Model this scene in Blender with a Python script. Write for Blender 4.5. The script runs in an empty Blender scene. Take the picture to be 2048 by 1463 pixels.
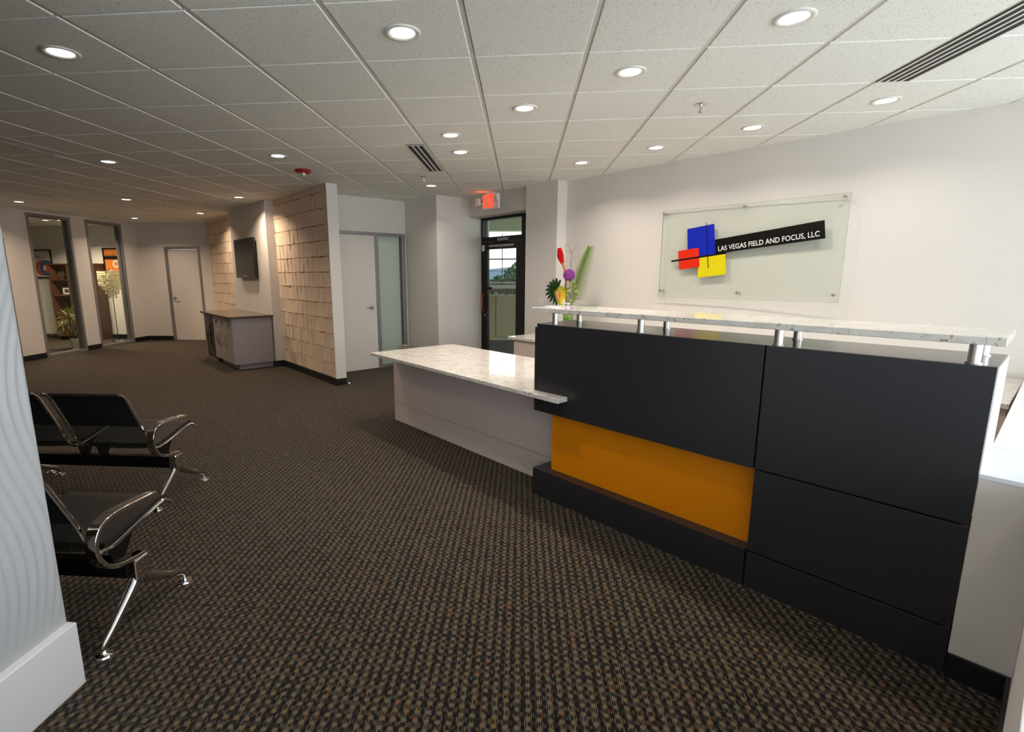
import bpy, bmesh, math, random
from math import sin, cos, pi, radians, sqrt, atan2, hypot
from mathutils import Vector, Matrix, noise
random.seed(7)
D = bpy.data
SC = bpy.context.scene
COL = SC.collection

# ------------------------------------------------------------------ camera
YAW, PITCH, ROLL, F, CX, CY = 0.08466, -0.17962, -0.0041, 1011.564, 956.75, 731.5
cam_data = D.cameras.new('camera')
cam = D.objects.new('camera', cam_data)
COL.objects.link(cam)
fwd = Vector((-sin(YAW) * cos(PITCH), cos(YAW) * cos(PITCH), sin(PITCH)))
rgt = Vector((cos(YAW), sin(YAW), 0))
upv = rgt.cross(fwd)
r2 = cos(ROLL) * rgt + sin(ROLL) * upv
u2 = -sin(ROLL) * rgt + cos(ROLL) * upv
mw = Matrix((r2, u2, -fwd)).transposed().to_4x4()
mw.translation = Vector((0, 0, 1.5))
cam.matrix_world = mw
cam_data.sensor_width = 36
cam_data.lens = 36 * F / 2048
cam_data.shift_x = (1024 - CX) / 2048
cam_data.shift_y = 0
cam_data.clip_start = 0.02
cam_data.clip_end = 400
SC.camera = cam

# ------------------------------------------------------------------ sky, exposure, large lights
def lin(c):
    return tuple((x / 12.92 if x <= 0.04045 else ((x + 0.055) / 1.055) ** 2.4) for x in c)
def rgb(r, g, b):
    return lin((r / 255, g / 255, b / 255)) + (1,)

W = D.worlds.new('sky')
SC.world = W
W.use_nodes = True
wn = W.node_tree
wn.nodes.clear()
wo = wn.nodes.new('ShaderNodeOutputWorld')
bg = wn.nodes.new('ShaderNodeBackground')
tc = wn.nodes.new('ShaderNodeTexCoord')
sep = wn.nodes.new('ShaderNodeSeparateXYZ')
rmp = wn.nodes.new('ShaderNodeValToRGB')
wn.links.new(tc.outputs['Generated'], sep.inputs[0])
wn.links.new(sep.outputs['Z'], rmp.inputs[0])
rmp.color_ramp.elements[0].position = 0.0
rmp.color_ramp.elements[0].color = (0.86, 0.93, 1.0, 1)
rmp.color_ramp.elements[1].position = 0.6
rmp.color_ramp.elements[1].color = (0.50, 0.70, 1.0, 1)
wn.links.new(rmp.outputs[0], bg.inputs[0])
bg.inputs[1].default_value = 4.0
wn.links.new(bg.outputs[0], wo.inputs[0])
SC.view_settings.view_transform = 'Standard'
SC.view_settings.look = 'None'
SC.view_settings.gamma = 1
SC.view_settings.use_curve_mapping = False
SC.view_settings.exposure = 0.0
SC.cycles.use_denoising = True
SC.cycles.max_bounces = 8
SC.cycles.diffuse_bounces = 5
SC.cycles.glossy_bounces = 4
SC.cycles.transmission_bounces = 6
SC.cycles.transparent_max_bounces = 12
SC.cycles.caustics_reflective = False
SC.cycles.caustics_refractive = False
SC.cycles.sample_clamp_indirect = 6
SC.cycles.blur_glossy = 0.5

def area_light(name, loc, rot, sx, sy, power, color):
    l = D.lights.new(name, 'AREA')
    l.shape = 'RECTANGLE'
    l.size, l.size_y = sx, sy
    l.energy = power
    l.color = color
    o = D.objects.new(name, l)
    o.location = loc
    o.rotation_euler = rot
    COL.objects.link(o)
    return o
# daylight standing in the glazed wall to the right of the room and the glazing behind the camera
area_light('window_daylight', (4.75, 0.0, 1.65), (0, radians(124), 0), 1.7, 5.4, 165, (0.80, 0.92, 1.0))
area_light('rear_window_daylight', (1.5, -3.15, 1.65), (radians(125), 0, 0), 5.2, 1.7, 36, (0.80, 0.92, 1.0))
DOWNLIGHT_W = 8.5

# ------------------------------------------------------------------ materials
MATS = {}
def nodes_of(m):
    return m.node_tree.nodes, m.node_tree.links
def mat(name, color, rough=0.5, metal=0.0, spec=0.5, noise_amt=0.0, noise_scale=20, bump=0.0, bump_scale=60, coat=0.0):
    if name in MATS:
        return MATS[name]
    m = D.materials.new(name)
    m.use_nodes = True
    N, L = nodes_of(m)
    p = N['Principled BSDF']
    p.inputs['Base Color'].default_value = color
    p.inputs['Roughness'].default_value = rough
    p.inputs['Metallic'].default_value = metal
    p.inputs['Specular IOR Level'].default_value = spec
    p.inputs['Coat Weight'].default_value = coat
    p.inputs['Coat Roughness'].default_value = 0.08
    tcn = N.new('ShaderNodeTexCoord')
    nz = N.new('ShaderNodeTexNoise')
    nz.inputs['Scale'].default_value = noise_scale
    nz.inputs['Detail'].default_value = 4
    L.new(tcn.outputs['Object'], nz.inputs['Vector'])
    mp = N.new('ShaderNodeMapRange')
    mp.inputs['To Min'].default_value = 1 - noise_amt
    mp.inputs['To Max'].default_value = 1 + noise_amt
    L.new(nz.outputs['Fac'], mp.inputs['Value'])
    mx = N.new('ShaderNodeVectorMath')
    mx.operation = 'SCALE'
    mx.inputs[0].default_value = color[:3]
    L.new(mp.outputs['Result'], mx.inputs['Scale'])
    L.new(mx.outputs[0], p.inputs['Base Color'])
    if bump > 0:
        n2 = N.new('ShaderNodeTexNoise')
        n2.inputs['Scale'].default_value = bump_scale
        n2.inputs['Detail'].default_value = 5
        L.new(tcn.outputs['Object'], n2.inputs['Vector'])
        b = N.new('ShaderNodeBump')
        b.inputs['Strength'].default_value = bump
        b.inputs['Distance'].default_value = 0.002
        L.new(n2.outputs['Fac'], b.inputs['Height'])
        L.new(b.outputs[0], p.inputs['Normal'])
    MATS[name] = m
    return m

def math_node(N, L, op, a, b=None, c=None):
    n = N.new('ShaderNodeMath')
    n.operation = op
    for i, v in enumerate((a, b, c)):
        if v is None:
            continue
        if isinstance(v, (int, float)):
            n.inputs[i].default_value = v
        else:
            L.new(v, n.inputs[i])
    return n.outputs[0]

def carpet_material():
    m = D.materials.new('woven_carpet')
    m.use_nodes = True
    N, L = nodes_of(m)
    p = N['Principled BSDF']
    p.inputs['Roughness'].default_value = 0.95
    p.inputs['Specular IOR Level'].default_value = 0.15
    p.inputs['Sheen Weight'].default_value = 0.08
    t = N.new('ShaderNodeTexCoord')
    s = N.new('ShaderNodeSeparateXYZ')
    # slight wobble so rows are not ruler straight
    nz = N.new('ShaderNodeTexNoise')
    nz.inputs['Scale'].default_value = 30
    L.new(t.outputs['Object'], nz.inputs['Vector'])
    wob = math_node(N, L, 'MULTIPLY', math_node(N, L, 'SUBTRACT', nz.outputs['Fac'], 0.5), 0.004)
    L.new(t.outputs['Object'], s.inputs[0])
    x = math_node(N, L, 'ADD', s.outputs['X'], wob)
    y = math_node(N, L, 'ADD', s.outputs['Y'], wob)
    px, py = 0.0385, 0.0365
    ca = math_node(N, L, 'COSINE', math_node(N, L, 'MULTIPLY', x, 2 * pi / px))
    cb = math_node(N, L, 'COSINE', math_node(N, L, 'MULTIPLY', y, 2 * pi / py))
    row = math_node(N, L, 'POWER', math_node(N, L, 'MULTIPLY', math_node(N, L, 'ADD', cb, 1.0), 0.5), 1.9)
    chk = math_node(N, L, 'MULTIPLY', math_node(N, L, 'MULTIPLY', ca, row), 0.50)
    # yarn columns, each broken into loops
    colw = px / 5
    yc = math_node(N, L, 'ABSOLUTE', math_node(N, L, 'SINE', math_node(N, L, 'MULTIPLY', x, pi / colw)))
    cell = N.new('ShaderNodeCombineXYZ')
    cid = math_node(N, L, 'FLOOR', math_node(N, L, 'DIVIDE', x, colw))
    off = math_node(N, L, 'MULTIPLY', cid, 0.5)
    rid = math_node(N, L, 'FLOOR', math_node(N, L, 'ADD', math_node(N, L, 'DIVIDE', y, py / 2), off))
    L.new(cid, cell.inputs[0])
    L.new(rid, cell.inputs[1])
    wn_ = N.new('ShaderNodeTexWhiteNoise')
    wn_.noise_dimensions = '2D'
    L.new(cell.outputs[0], wn_.inputs['Vector'])
    soft = math_node(N, L, 'SUBTRACT', 1.0, math_node(N, L, 'MULTIPLY', row, 0.75))
    rn = math_node(N, L, 'MULTIPLY', math_node(N, L, 'MULTIPLY', math_node(N, L, 'SUBTRACT', wn_.outputs['Value'], 0.5), 0.38), soft)
    v = math_node(N, L, 'ADD', math_node(N, L, 'ADD', chk, 0.60), rn)
    # gaps between the yarns, strongest between the rows of blobs
    gap = math_node(N, L, 'MULTIPLY', math_node(N, L, 'SUBTRACT', 1.0, yc), math_node(N, L, 'MULTIPLY', soft, 0.55))
    v = math_node(N, L, 'SUBTRACT', v, gap)
    r = N.new('ShaderNodeValToRGB')
    e = r.color_ramp.elements
    e[0].position = 0.30
    e[0].color = rgb(8, 6, 7)
    e[1].position = 0.66
    e[1].color = rgb(95, 84, 66)
    k = r.color_ramp.elements.new(0.47)
    k.color = rgb(42, 35, 30)
    L.new(v, r.inputs[0])
    # accent yarns
    hue = N.new('ShaderNodeValToRGB')
    hue.color_ramp.interpolation = 'CONSTANT'
    he = hue.color_ramp.elements
    he[0].position = 0
    he[0].color = (1, 1, 1, 1)
    he[1].position = 0.80
    he[1].color = (1.25, 0.95, 0.45, 1)
    q = he.new(0.88)
    q.color = (1.5, 0.62, 0.32, 1)
    q = he.new(0.92)
    q.color = (0.85, 0.82, 1.25, 1)
    L.new(wn_.outputs['Color'], hue.inputs[0])
    mix = N.new('ShaderNodeMix')
    mix.data_type = 'RGBA'
    mix.blend_type = 'MULTIPLY'
    mix.inputs[0].default_value = 1
    L.new(r.outputs[0], mix.inputs[6])
    L.new(hue.outputs[0], mix.inputs[7])
    L.new(mix.outputs[2], p.inputs['Base Color'])
    b = N.new('ShaderNodeBump')
    b.inputs['Strength'].default_value = 0.5
    b.inputs['Distance'].default_value = 0.004
    L.new(v, b.inputs['Height'])
    L.new(b.outputs[0], p.inputs['Normal'])
    return m

def tile_material():
    m = D.materials.new('acoustic_ceiling_tile')
    m.use_nodes = True
    N, L = nodes_of(m)
    p = N['Principled BSDF']
    p.inputs['Roughness'].default_value = 0.95
    p.inputs['Specular IOR Level'].default_value = 0.1
    t = N.new('ShaderNodeTexCoord')
    g = N.new('ShaderNodeNewGeometry')
    nz = N.new('ShaderNodeTexNoise')
    nz.inputs['Scale'].default_value = 110
    nz.inputs['Detail'].default_value = 3
    L.new(g.outputs['Position'], nz.inputs['Vector'])
    r = N.new('ShaderNodeValToRGB')
    r.color_ramp.elements[0].position = 0.31
    r.color_ramp.elements[0].color = rgb(190, 189, 182)
    r.color_ramp.elements[1].position = 0.40
    r.color_ramp.elements[1].color = rgb(240, 239, 231)
    L.new(nz.outputs['Fac'], r.inputs[0])
    L.new(r.outputs[0], p.inputs['Base Color'])
    b = N.new('ShaderNodeBump')
    b.inputs['Strength'].default_value = 0.4
    b.inputs['Distance'].default_value = 0.002
    L.new(nz.outputs['Fac'], b.inputs['Height'])
    L.new(b.outputs[0], p.inputs['Normal'])
    return m

def granite_material():
    m = D.materials.new('white_granite')
    m.use_nodes = True
    N, L = nodes_of(m)
    p = N['Principled BSDF']
    p.inputs['Roughness'].default_value = 0.07
    p.inputs['Specular IOR Level'].default_value = 0.6
    g = N.new('ShaderNodeNewGeometry')
    mp = N.new('ShaderNodeMapping')
    mp.inputs['Rotation'].default_value = (0, 0, radians(25))
    mp.inputs['Scale'].default_value = (1, 2.6, 1.6)
    L.new(g.outputs['Position'], mp.inputs[0])
    n1 = N.new('ShaderNodeTexNoise')
    n1.inputs['Scale'].default_value = 24
    n1.inputs['Detail'].default_value = 10
    n1.inputs['Roughness'].default_value = 0.68
    n1.inputs['Distortion'].default_value = 0.6
    L.new(mp.outputs[0], n1.inputs['Vector'])
    r = N.new('ShaderNodeValToRGB')
    e = r.color_ramp.elements
    e[0].position = 0.30
    e[0].color = rgb(84, 80, 84)
    e[1].position = 0.44
    e[1].color = rgb(226, 221, 213)
    k = e.new(0.37)
    k.color = rgb(160, 154, 150)
    L.new(n1.outputs['Fac'], r.inputs[0])
    n2 = N.new('ShaderNodeTexNoise')
    n2.inputs['Scale'].default_value = 5
    n2.inputs['Detail'].default_value = 6
    L.new(mp.outputs[0], n2.inputs['Vector'])
    r2_ = N.new('ShaderNodeValToRGB')
    r2_.color_ramp.elements[0].position = 0.35
    r2_.color_ramp.elements[0].color = (0.88, 0.86, 0.84, 1)
    r2_.color_ramp.elements[1].position = 0.6
    r2_.color_ramp.elements[1].color = (1, 1, 1, 1)
    L.new(n2.outputs['Fac'], r2_.inputs[0])
    mix = N.new('ShaderNodeMix')
    mix.data_type = 'RGBA'
    mix.blend_type = 'MULTIPLY'
    mix.inputs[0].default_value = 1
    L.new(r.outputs[0], mix.inputs[6])
    L.new(r2_.outputs[0], mix.inputs[7])
    L.new(mix.outputs[2], p.inputs['Base Color'])
    return m

def glass_material(name, tint=(0.92, 0.97, 0.95), refl=1.0, rough=0.0, ior=1.5):
    m = D.materials.new(name)
    m.use_nodes = True
    N, L = nodes_of(m)
    N.remove(N['Principled BSDF'])
    out = N['Material Output']
    tr = N.new('ShaderNodeBsdfTransparent')
    tr.inputs[0].default_value = tint + (1,)
    gl = N.new('ShaderNodeBsdfGlossy')
    gl.inputs['Roughness'].default_value = rough
    fr = N.new('ShaderNodeFresnel')
    fr.inputs[0].default_value = ior
    mx = N.new('ShaderNodeMixShader')
    ge = N.new('ShaderNodeNewGeometry')
    front = math_node(N, L, 'SUBTRACT', 1.0, ge.outputs['Backfacing'])
    L.new(math_node(N, L, 'MULTIPLY', math_node(N, L, 'MULTIPLY', fr.outputs[0], refl), front), mx.inputs[0])
    L.new(tr.outputs[0], mx.inputs[1])
    L.new(gl.outputs[0], mx.inputs[2])
    L.new(mx.outputs[0], out.inputs['Surface'])
    return m

def emit_material(name, color, strength):
    m = D.materials.new(name)
    m.use_nodes = True
    N, L = nodes_of(m)
    p = N['Principled BSDF']
    p.inputs['Base Color'].default_value = color
    p.inputs['Emission Color'].default_value = color
    p.inputs['Emission Strength'].default_value = strength
    return m

def perforated_material():
    m = D.materials.new('perforated_black_steel')
    m.use_nodes = True
    N, L = nodes_of(m)
    p = N['Principled BSDF']
    p.inputs['Base Color'].default_value = rgb(44, 52, 48)
    p.inputs['Roughness'].default_value = 0.45
    p.inputs['Metallic'].default_value = 0.2
    uv = N.new('ShaderNodeTexCoord')
    s = N.new('ShaderNodeSeparateXYZ')
    L.new(uv.outputs['UV'], s.inputs[0])
    P = 0.009
    row = math_node(N, L, 'FLOOR', math_node(N, L, 'DIVIDE', s.outputs['Y'], P * 0.866))
    sh = math_node(N, L, 'MULTIPLY', math_node(N, L, 'MODULO', row, 2.0), 0.5)
    fx = math_node(N, L, 'SUBTRACT', math_node(N, L, 'FRACT', math_node(N, L, 'ADD', math_node(N, L, 'DIVIDE', s.outputs['X'], P), sh)), 0.5)
    fy = math_node(N, L, 'SUBTRACT', math_node(N, L, 'FRACT', math_node(N, L, 'DIVIDE', s.outputs['Y'], P * 0.866)), 0.5)
    fy = math_node(N, L, 'MULTIPLY', fy, 0.866)
    d2 = math_node(N, L, 'ADD', math_node(N, L, 'MULTIPLY', fx, fx), math_node(N, L, 'MULTIPLY', fy, fy))
    hole = math_node(N, L, 'LESS_THAN', d2, 0.075)
    L.new(math_node(N, L, 'SUBTRACT', 1.0, hole), p.inputs['Alpha'])
    return m

def wood_material(name, dark, light, axis='Z', scale=1.0):
    m = D.materials.new(name)
    m.use_nodes = True
    N, L = nodes_of(m)
    p = N['Principled BSDF']
    p.inputs['Roughness'].default_value = 0.45
    t = N.new('ShaderNodeTexCoord')
    mp = N.new('ShaderNodeMapping')
    sc_ = {'Z': (18, 18, 1.2), 'X': (1.2, 18, 18)}[axis]
    mp.inputs['Scale'].default_value = tuple(c * scale for c in sc_)
    L.new(t.outputs['Object'], mp.inputs[0])
    n1 = N.new('ShaderNodeTexNoise')
    n1.inputs['Scale'].default_value = 2
    n1.inputs['Detail'].default_value = 8
    n1.inputs['Distortion'].default_value = 1.2
    L.new(mp.outputs[0], n1.inputs['Vector'])
    r = N.new('ShaderNodeValToRGB')
    r.color_ramp.elements[0].position = 0.35
    r.color_ramp.elements[0].color = dark
    r.color_ramp.elements[1].position = 0.65
    r.color_ramp.elements[1].color = light
    L.new(n1.outputs['Fac'], r.inputs[0])
    L.new(r.outputs[0], p.inputs['Base Color'])
    return m

M_wall = mat('white_wall_paint', rgb(220, 214, 207), 0.75, noise_amt=0.01, noise_scale=3, bump=0.08, bump_scale=220)
M_wallD = M_wall
M_base = mat('black_vinyl_base', rgb(22, 21, 23), 0.45)
M_carpet = carpet_material()
M_tile = tile_material()
M_grid = mat('ceiling_grid_steel', rgb(214, 211, 202), 0.5)
M_granite = granite_material()
M_lam = mat('charcoal_laminate', rgb(41, 40, 43), 0.33, spec=0.6, bump=0.03, bump_scale=500, noise_amt=0.02)
M_lamtop = mat('charcoal_laminate_top', rgb(44, 43, 45), 0.20, spec=0.9, bump=0.02, bump_scale=500)
M_joint = mat('dark_joint', rgb(6, 6, 7), 0.8)
M_orange = mat('amber_acrylic', rgb(232, 138, 0), 0.32, noise_amt=0.02, noise_scale=2)
M_mauve = mat('pale_mauve_laminate', rgb(220, 203, 195), 0.5, noise_amt=0.01)
M_white = mat('white_laminate', rgb(226, 226, 228), 0.4, noise_amt=0.01)
M_wave = mat('white_wave_plaster', rgb(176, 177, 179), 0.6, noise_amt=0.01)
M_steel = mat('brushed_steel', rgb(205, 198, 190), 0.34, metal=1.0, noise_amt=0.05, noise_scale=90)
M_chrome = mat('chrome', rgb(225, 222, 220), 0.07, metal=1.0)
M_blackmetal = mat('black_enamel', rgb(12, 11, 12), 0.35, metal=0.0)
M_pad = mat('dark_brown_vinyl', rgb(27, 20, 19), 0.6, bump=0.05, bump_scale=300)
M_perf = perforated_material()
M_alu = mat('aluminium_frame', rgb(150, 147, 148), 0.4, metal=0.55, noise_amt=0.03)
M_door = mat('white_door_skin', rgb(222, 215, 206), 0.5, noise_amt=0.01)
M_ttile = mat('cream_plaster_tile', rgb(226, 204, 180), 0.7, noise_amt=0.03, noise_scale=8, bump=0.1, bump_scale=150)
M_tback = mat('orange_brown_backing', rgb(186, 98, 34), 0.7)
M_bronze = mat('dark_bronze_aluminium', rgb(20, 16, 15), 0.35, metal=0.3)
M_bead = mat('grey_glazing_bead', rgb(96, 94, 88), 0.6)
M_glass = glass_material('clear_glass')
M_glassdoor = glass_material('door_glass', (0.70, 0.69, 0.65), 0.9)
M_glasstr = glass_material('transom_glass', (0.80, 0.84, 0.78), 1.0)
M_signglass = glass_material('green_edge_glass', (0.965, 0.984, 0.966), 1.0)
M_cab = mat('grey_cabinet_laminate', rgb(162, 152, 150), 0.5, noise_amt=0.01)
M_cabtop = mat('taupe_solid_surface', rgb(84, 72, 62), 0.12, noise_amt=0.05, noise_scale=80)
M_screen = mat('tv_screen', rgb(28, 25, 23), 0.22)
M_gloss = mat('black_gloss_plastic', rgb(10, 10, 10), 0.15)
M_wood = wood_material('brown_wood', rgb(66, 37, 18), rgb(98, 60, 30))
M_dwood = wood_material('dark_wood_inside', rgb(36, 19, 9), rgb(56, 31, 15))
M_trim = mat('white_trim_metal', rgb(225, 220, 212), 0.45)
M_lens = emit_material('lamp_lens', (1.0, 0.93, 0.88, 1), 9)
M_red = mat('red_plastic', rgb(150, 22, 18), 0.35)
M_clear = mat('clear_strobe', rgb(220, 220, 220), 0.1, metal=0.3)
M_exitred = emit_material('exit_red', (1.0, 0.055, 0.015, 1), 1.6)
M_plastic = mat('white_plastic', rgb(230, 228, 222), 0.4)
M_slot = mat('vent_slot_black', rgb(14, 14, 15), 0.6)
M_concrete = mat('concrete', rgb(196, 190, 158), 0.85, noise_amt=0.08, noise_scale=3, bump=0.2, bump_scale=30)

def frosted_material():
    m = D.materials.new('frosted_glass')
    m.use_nodes = True
    N, L = nodes_of(m)
    p = N['Principled BSDF']
    p.inputs['Base Color'].default_value = rgb(200, 214, 204)
    p.inputs['Roughness'].default_value = 0.35
    out = N['Material Output']
    tl = N.new('ShaderNodeBsdfTranslucent')
    tl.inputs[0].default_value = rgb(214, 228, 214)
    mx = N.new('ShaderNodeMixShader')
    mx.inputs[0].default_value = 0.35
    L.new(p.outputs[0], mx.inputs[1])
    L.new(tl.outputs[0], mx.inputs[2])
    L.new(mx.outputs[0], out.inputs['Surface'])
    return m
M_frost = frosted_material()

# ------------------------------------------------------------------ mesh builder
class MB:
    def __init__(self):
        self.v, self.f, self.mi, self.cur, self.uv = [], [], [], 0, {}
        self.M = Matrix.Identity(4)
    def add(self, pts, faces, uvs=None):
        o = len(self.v)
        self.v += [tuple(self.M @ Vector(p)) for p in pts]
        for f in faces:
            self.f.append([o + i for i in f])
            self.mi.append(self.cur)
        if uvs:
            for i, u in enumerate(uvs):
                self.uv[o + i] = u
        return self
    def box(self, x0, x1, y0, y1, z0, z1):
        p = [(x0, y0, z0), (x1, y0, z0), (x1, y1, z0), (x0, y1, z0), (x0, y0, z1), (x1, y0, z1), (x1, y1, z1), (x0, y1, z1)]
        return self.add(p, [(0, 3, 2, 1), (4, 5, 6, 7), (0, 1, 5, 4), (1, 2, 6, 5), (2, 3, 7, 6), (3, 0, 4, 7)])
    def prism(self, poly, z0, z1):
        a = sum(poly[i][0] * poly[(i + 1) % len(poly)][1] - poly[(i + 1) % len(poly)][0] * poly[i][1] for i in range(len(poly)))
        if a < 0:
            poly = poly[::-1]
        n = len(poly)
        p = [(x, y, z0) for x, y in poly] + [(x, y, z1) for x, y in poly]
        return self.add(p, [tuple(range(n))[::-1], tuple(range(n, 2 * n))] + [(i, (i + 1) % n, n + (i + 1) % n, n + i) for i in range(n)])
    def tube(self, path, r, n=8, caps=True, sq=None):
        """round (or sq=(w,h) elliptical) tube along path; r float or list"""
        P = [Vector(p) for p in path]
        m = len(P)
        R = r if isinstance(r, (list, tuple)) else [r] * m
        t0 = (P[1] - P[0]).normalized()
        ref = Vector((0, 0, 1)) if abs(t0.z) < 0.9 else Vector((1, 0, 0))
        a = t0.cross(ref).normalized()
        pts = []
        for i in range(m):
            t = ((P[min(i + 1, m - 1)] - P[max(i - 1, 0)])).normalized()
            a = (a - t * a.dot(t)).normalized()
            b = t.cross(a)
            for k in range(n):
                an = 2 * pi * k / n
                ca, sb = cos(an), sin(an)
                if sq:
                    pts.append(P[i] + a * ca * sq[0] * R[i] + b * sb * sq[1] * R[i])
                else:
                    pts.append(P[i] + (a * ca + b * sb) * R[i])
        F_ = []
        for i in range(m - 1):
            for k in range(n):
                F_.append((i * n + k, i * n + (k + 1) % n, (i + 1) * n + (k + 1) % n, (i + 1) * n + k))
        if caps:
            F_.append(tuple(range(n))[::-1])
            F_.append(tuple((m - 1) * n + k for k in range(n)))
        return self.add(pts, F_)
    def lathe(self, prof, cx=0, cy=0, n=24):
        pts, F_ = [], []
        m = len(prof)
        for r, z in prof:
            for k in range(n):
                pts.append((cx + r * cos(2 * pi * k / n), cy + r * sin(2 * pi * k / n), z))
        for i in range(m - 1):
            for k in range(n):
                F_.append((i * n + k, i * n + (k + 1) % n, (i + 1) * n + (k + 1) % n, (i + 1) * n + k))
        if prof[0][0] > 1e-6:
            pass
        return self.add(pts, F_)
    def disc(self, r, z, cx=0, cy=0, n=24, up=True):
        pts = [(cx + r * cos(2 * pi * k / n), cy + r * sin(2 * pi * k / n), z) for k in range(n)]
        f = tuple(range(n))
        return self.add(pts, [f if up else f[::-1]])
    def band(self, path, w, t, axis=0):
        """flat bar: path of (y,z) in a plane, extruded +-w/2 along x, thickness t"""
        n = len(path)
        pts = []
        for i in range(n):
            a = Vector(path[max(i - 1, 0)]); b = Vector(path[min(i + 1, n - 1)])
            d = (b - a).normalized()
            nn = Vector((-d.y, d.x))
            tt = t[i] if isinstance(t, (list, tuple)) else t
            ww = w[i] if isinstance(w, (list, tuple)) else w
            c = Vector(path[i])
            for sx, sn in ((-1, -1), (1, -1), (1, 1), (-1, 1)):
                q = c + nn * sn * tt / 2
                pts.append((sx * ww / 2, q.x, q.y))
        F_ = []
        for i in range(n - 1):
            for k in range(4):
                F_.append((i * 4 + k, (i + 1) * 4 + k, (i + 1) * 4 + (k + 1) % 4, i * 4 + (k + 1) % 4))
        F_.append((0, 1, 2, 3)); F_.append((4 * n - 1, 4 * n - 2, 4 * n - 3, 4 * n - 4))
        return self.add(pts, F_)
    def build(self, name, mats, parent=None, smooth=False, bevel=0.0, seg=2, recalc=True):
        me = D.meshes.new(name)
        me.from_pydata(self.v, [], self.f)
        if not isinstance(mats, (list, tuple)):
            mats = [mats]
        for m_ in mats:
            me.materials.append(m_)
        me.polygons.foreach_set('material_index', self.mi)
        if self.uv:
            ul = me.uv_layers.new(name='UVMap')
            for lp in me.loops:
                ul.data[lp.index].uv = self.uv.get(lp.vertex_index, (0, 0))
        if recalc:
            bm = bmesh.new(); bm.from_mesh(me)
            bmesh.ops.recalc_face_normals(bm, faces=bm.faces)
            bm.to_mesh(me); bm.free()
        if smooth:
            me.polygons.foreach_set('use_smooth', [True] * len(me.polygons))
            try:
                me.set_sharp_from_angle(angle=radians(40))
            except Exception:
                pass
        me.update()
        o = D.objects.new(name, me)
        COL.objects.link(o)
        if parent is not None:
            o.parent = parent
        if bevel > 0:
            md = o.modifiers.new('bevel', 'BEVEL')
            md.width = bevel; md.segments = seg; md.limit_method = 'ANGLE'; md.angle_limit = radians(35)
            md.harden_normals = False
        return o

def B(x0, x1, y0, y1, z0, z1):
    return MB().box(x0, x1, y0, y1, z0, z1)
def thing(name, label, cat, loc=(0, 0, 0), rz=0.0, group=None):
    o = D.objects.new(name, None)
    o.empty_display_size = 0.1
    o.location = loc
    o.rotation_euler = (0, 0, rz)
    COL.objects.link(o)
    tag(o, label, cat, group)
    return o
def tag(o, label, cat, group=None):
    o['label'] = label
    o['category'] = cat
    if group:
        o['group'] = group
    return o
def structure(o):
    o['kind'] = 'structure'
    return o
def sempty(name, loc=(0, 0, 0), rz=0.0):
    o = D.objects.new(name, None)
    o.location = loc; o.rotation_euler = (0, 0, rz)
    COL.objects.link(o)
    return structure(o)
def copy_tree(o, parent=None):
    c = o.copy()
    COL.objects.link(c)
    c.parent = parent
    for ch in [x for x in D.objects if x.parent == o]:
        copy_tree(ch, c)
    return c
S2 = sqrt(2)
def em(e, m, z=0.0):
    return Vector(((e + m) / S2, (m - e) / S2, z))
RZ = radians(-45)

def text_mesh(body, size, extrude=0.0008, align='LEFT', spacing=1.0, font_w=1.0):
    cu = D.curves.new('txt', 'FONT')
    cu.body = body
    cu.size = size
    cu.extrude = extrude
    cu.align_x = align
    cu.space_character = spacing
    cu.resolution_u = 3
    cu.offset = 0.0006 * (size / 0.06)
    o = D.objects.new('txt', cu)
    COL.objects.link(o)
    dg = bpy.context.evaluated_depsgraph_get()
    me = D.meshes.new_from_object(o.evaluated_get(dg))
    D.objects.remove(o)
    D.curves.remove(cu)
    return me
def place_mesh(name, me, m, parent, loc, rot, scale=(1, 1, 1)):
    me.materials.clear()
    me.materials.append(m)
    me.name = name
    o = D.objects.new(name, me)
    COL.objects.link(o)
    o.parent = parent
    o.location = loc
    o.rotation_euler = rot
    o.scale = scale
    return o

CEIL = 2.657
WT = 2.72     # wall tops, hidden above the tile plane

# ------------------------------------------------------------------ walls
def wall_boxes(mb, L_, t, z0, z1, holes):
    """local: along +x, room side y=0, thickness to +y"""
    xs = 0.0
    for a, b, za, zb in sorted(holes):
        if a > xs:
            mb.box(xs, a, 0, t, z0, z1)
        if za > z0:
            mb.box(a, b, 0, t, z0, za)
        if zb < z1:
            mb.box(a, b, 0, t, zb, z1)
        xs = b
    if xs < L_:
        mb.box(xs, L_, 0, t, z0, z1)
def wall(name, p0, p1, t, z0=0.0, z1=WT, holes=(), m=None):
    d = Vector(p1) - Vector(p0)
    L_ = d.length
    mb = MB()
    wall_boxes(mb, L_, t, z0, z1, list(holes))
    o = mb.build(name, m or M_wall)
    o.location = (p0[0], p0[1], 0)
    o.rotation_euler = (0, 0, atan2(d.y, d.x))
    return structure(o)
def base(name, p0, p1, h=0.10, t=0.012, gaps=()):
    d = Vector(p1) - Vector(p0)
    mb = MB()
    xs = 0
    for a, b in sorted(gaps):
        if a > xs:
            mb.box(xs, a, -t, 0, 0, h)
        xs = b
    if xs < d.length:
        mb.box(xs, d.length, -t, 0, 0, h)
    o = mb.build(name, M_base, bevel=0.003)
    o.location = (p0[0], p0[1], 0)
    o.rotation_euler = (0, 0, atan2(d.y, d.x))
    return structure(o)
def P2(v):
    return (v[0], v[1])

# floor
floor = B(-13.2, 5.0, -3.4, 11.6, -0.05, 0.0).build('floor', M_carpet)
structure(floor)
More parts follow.
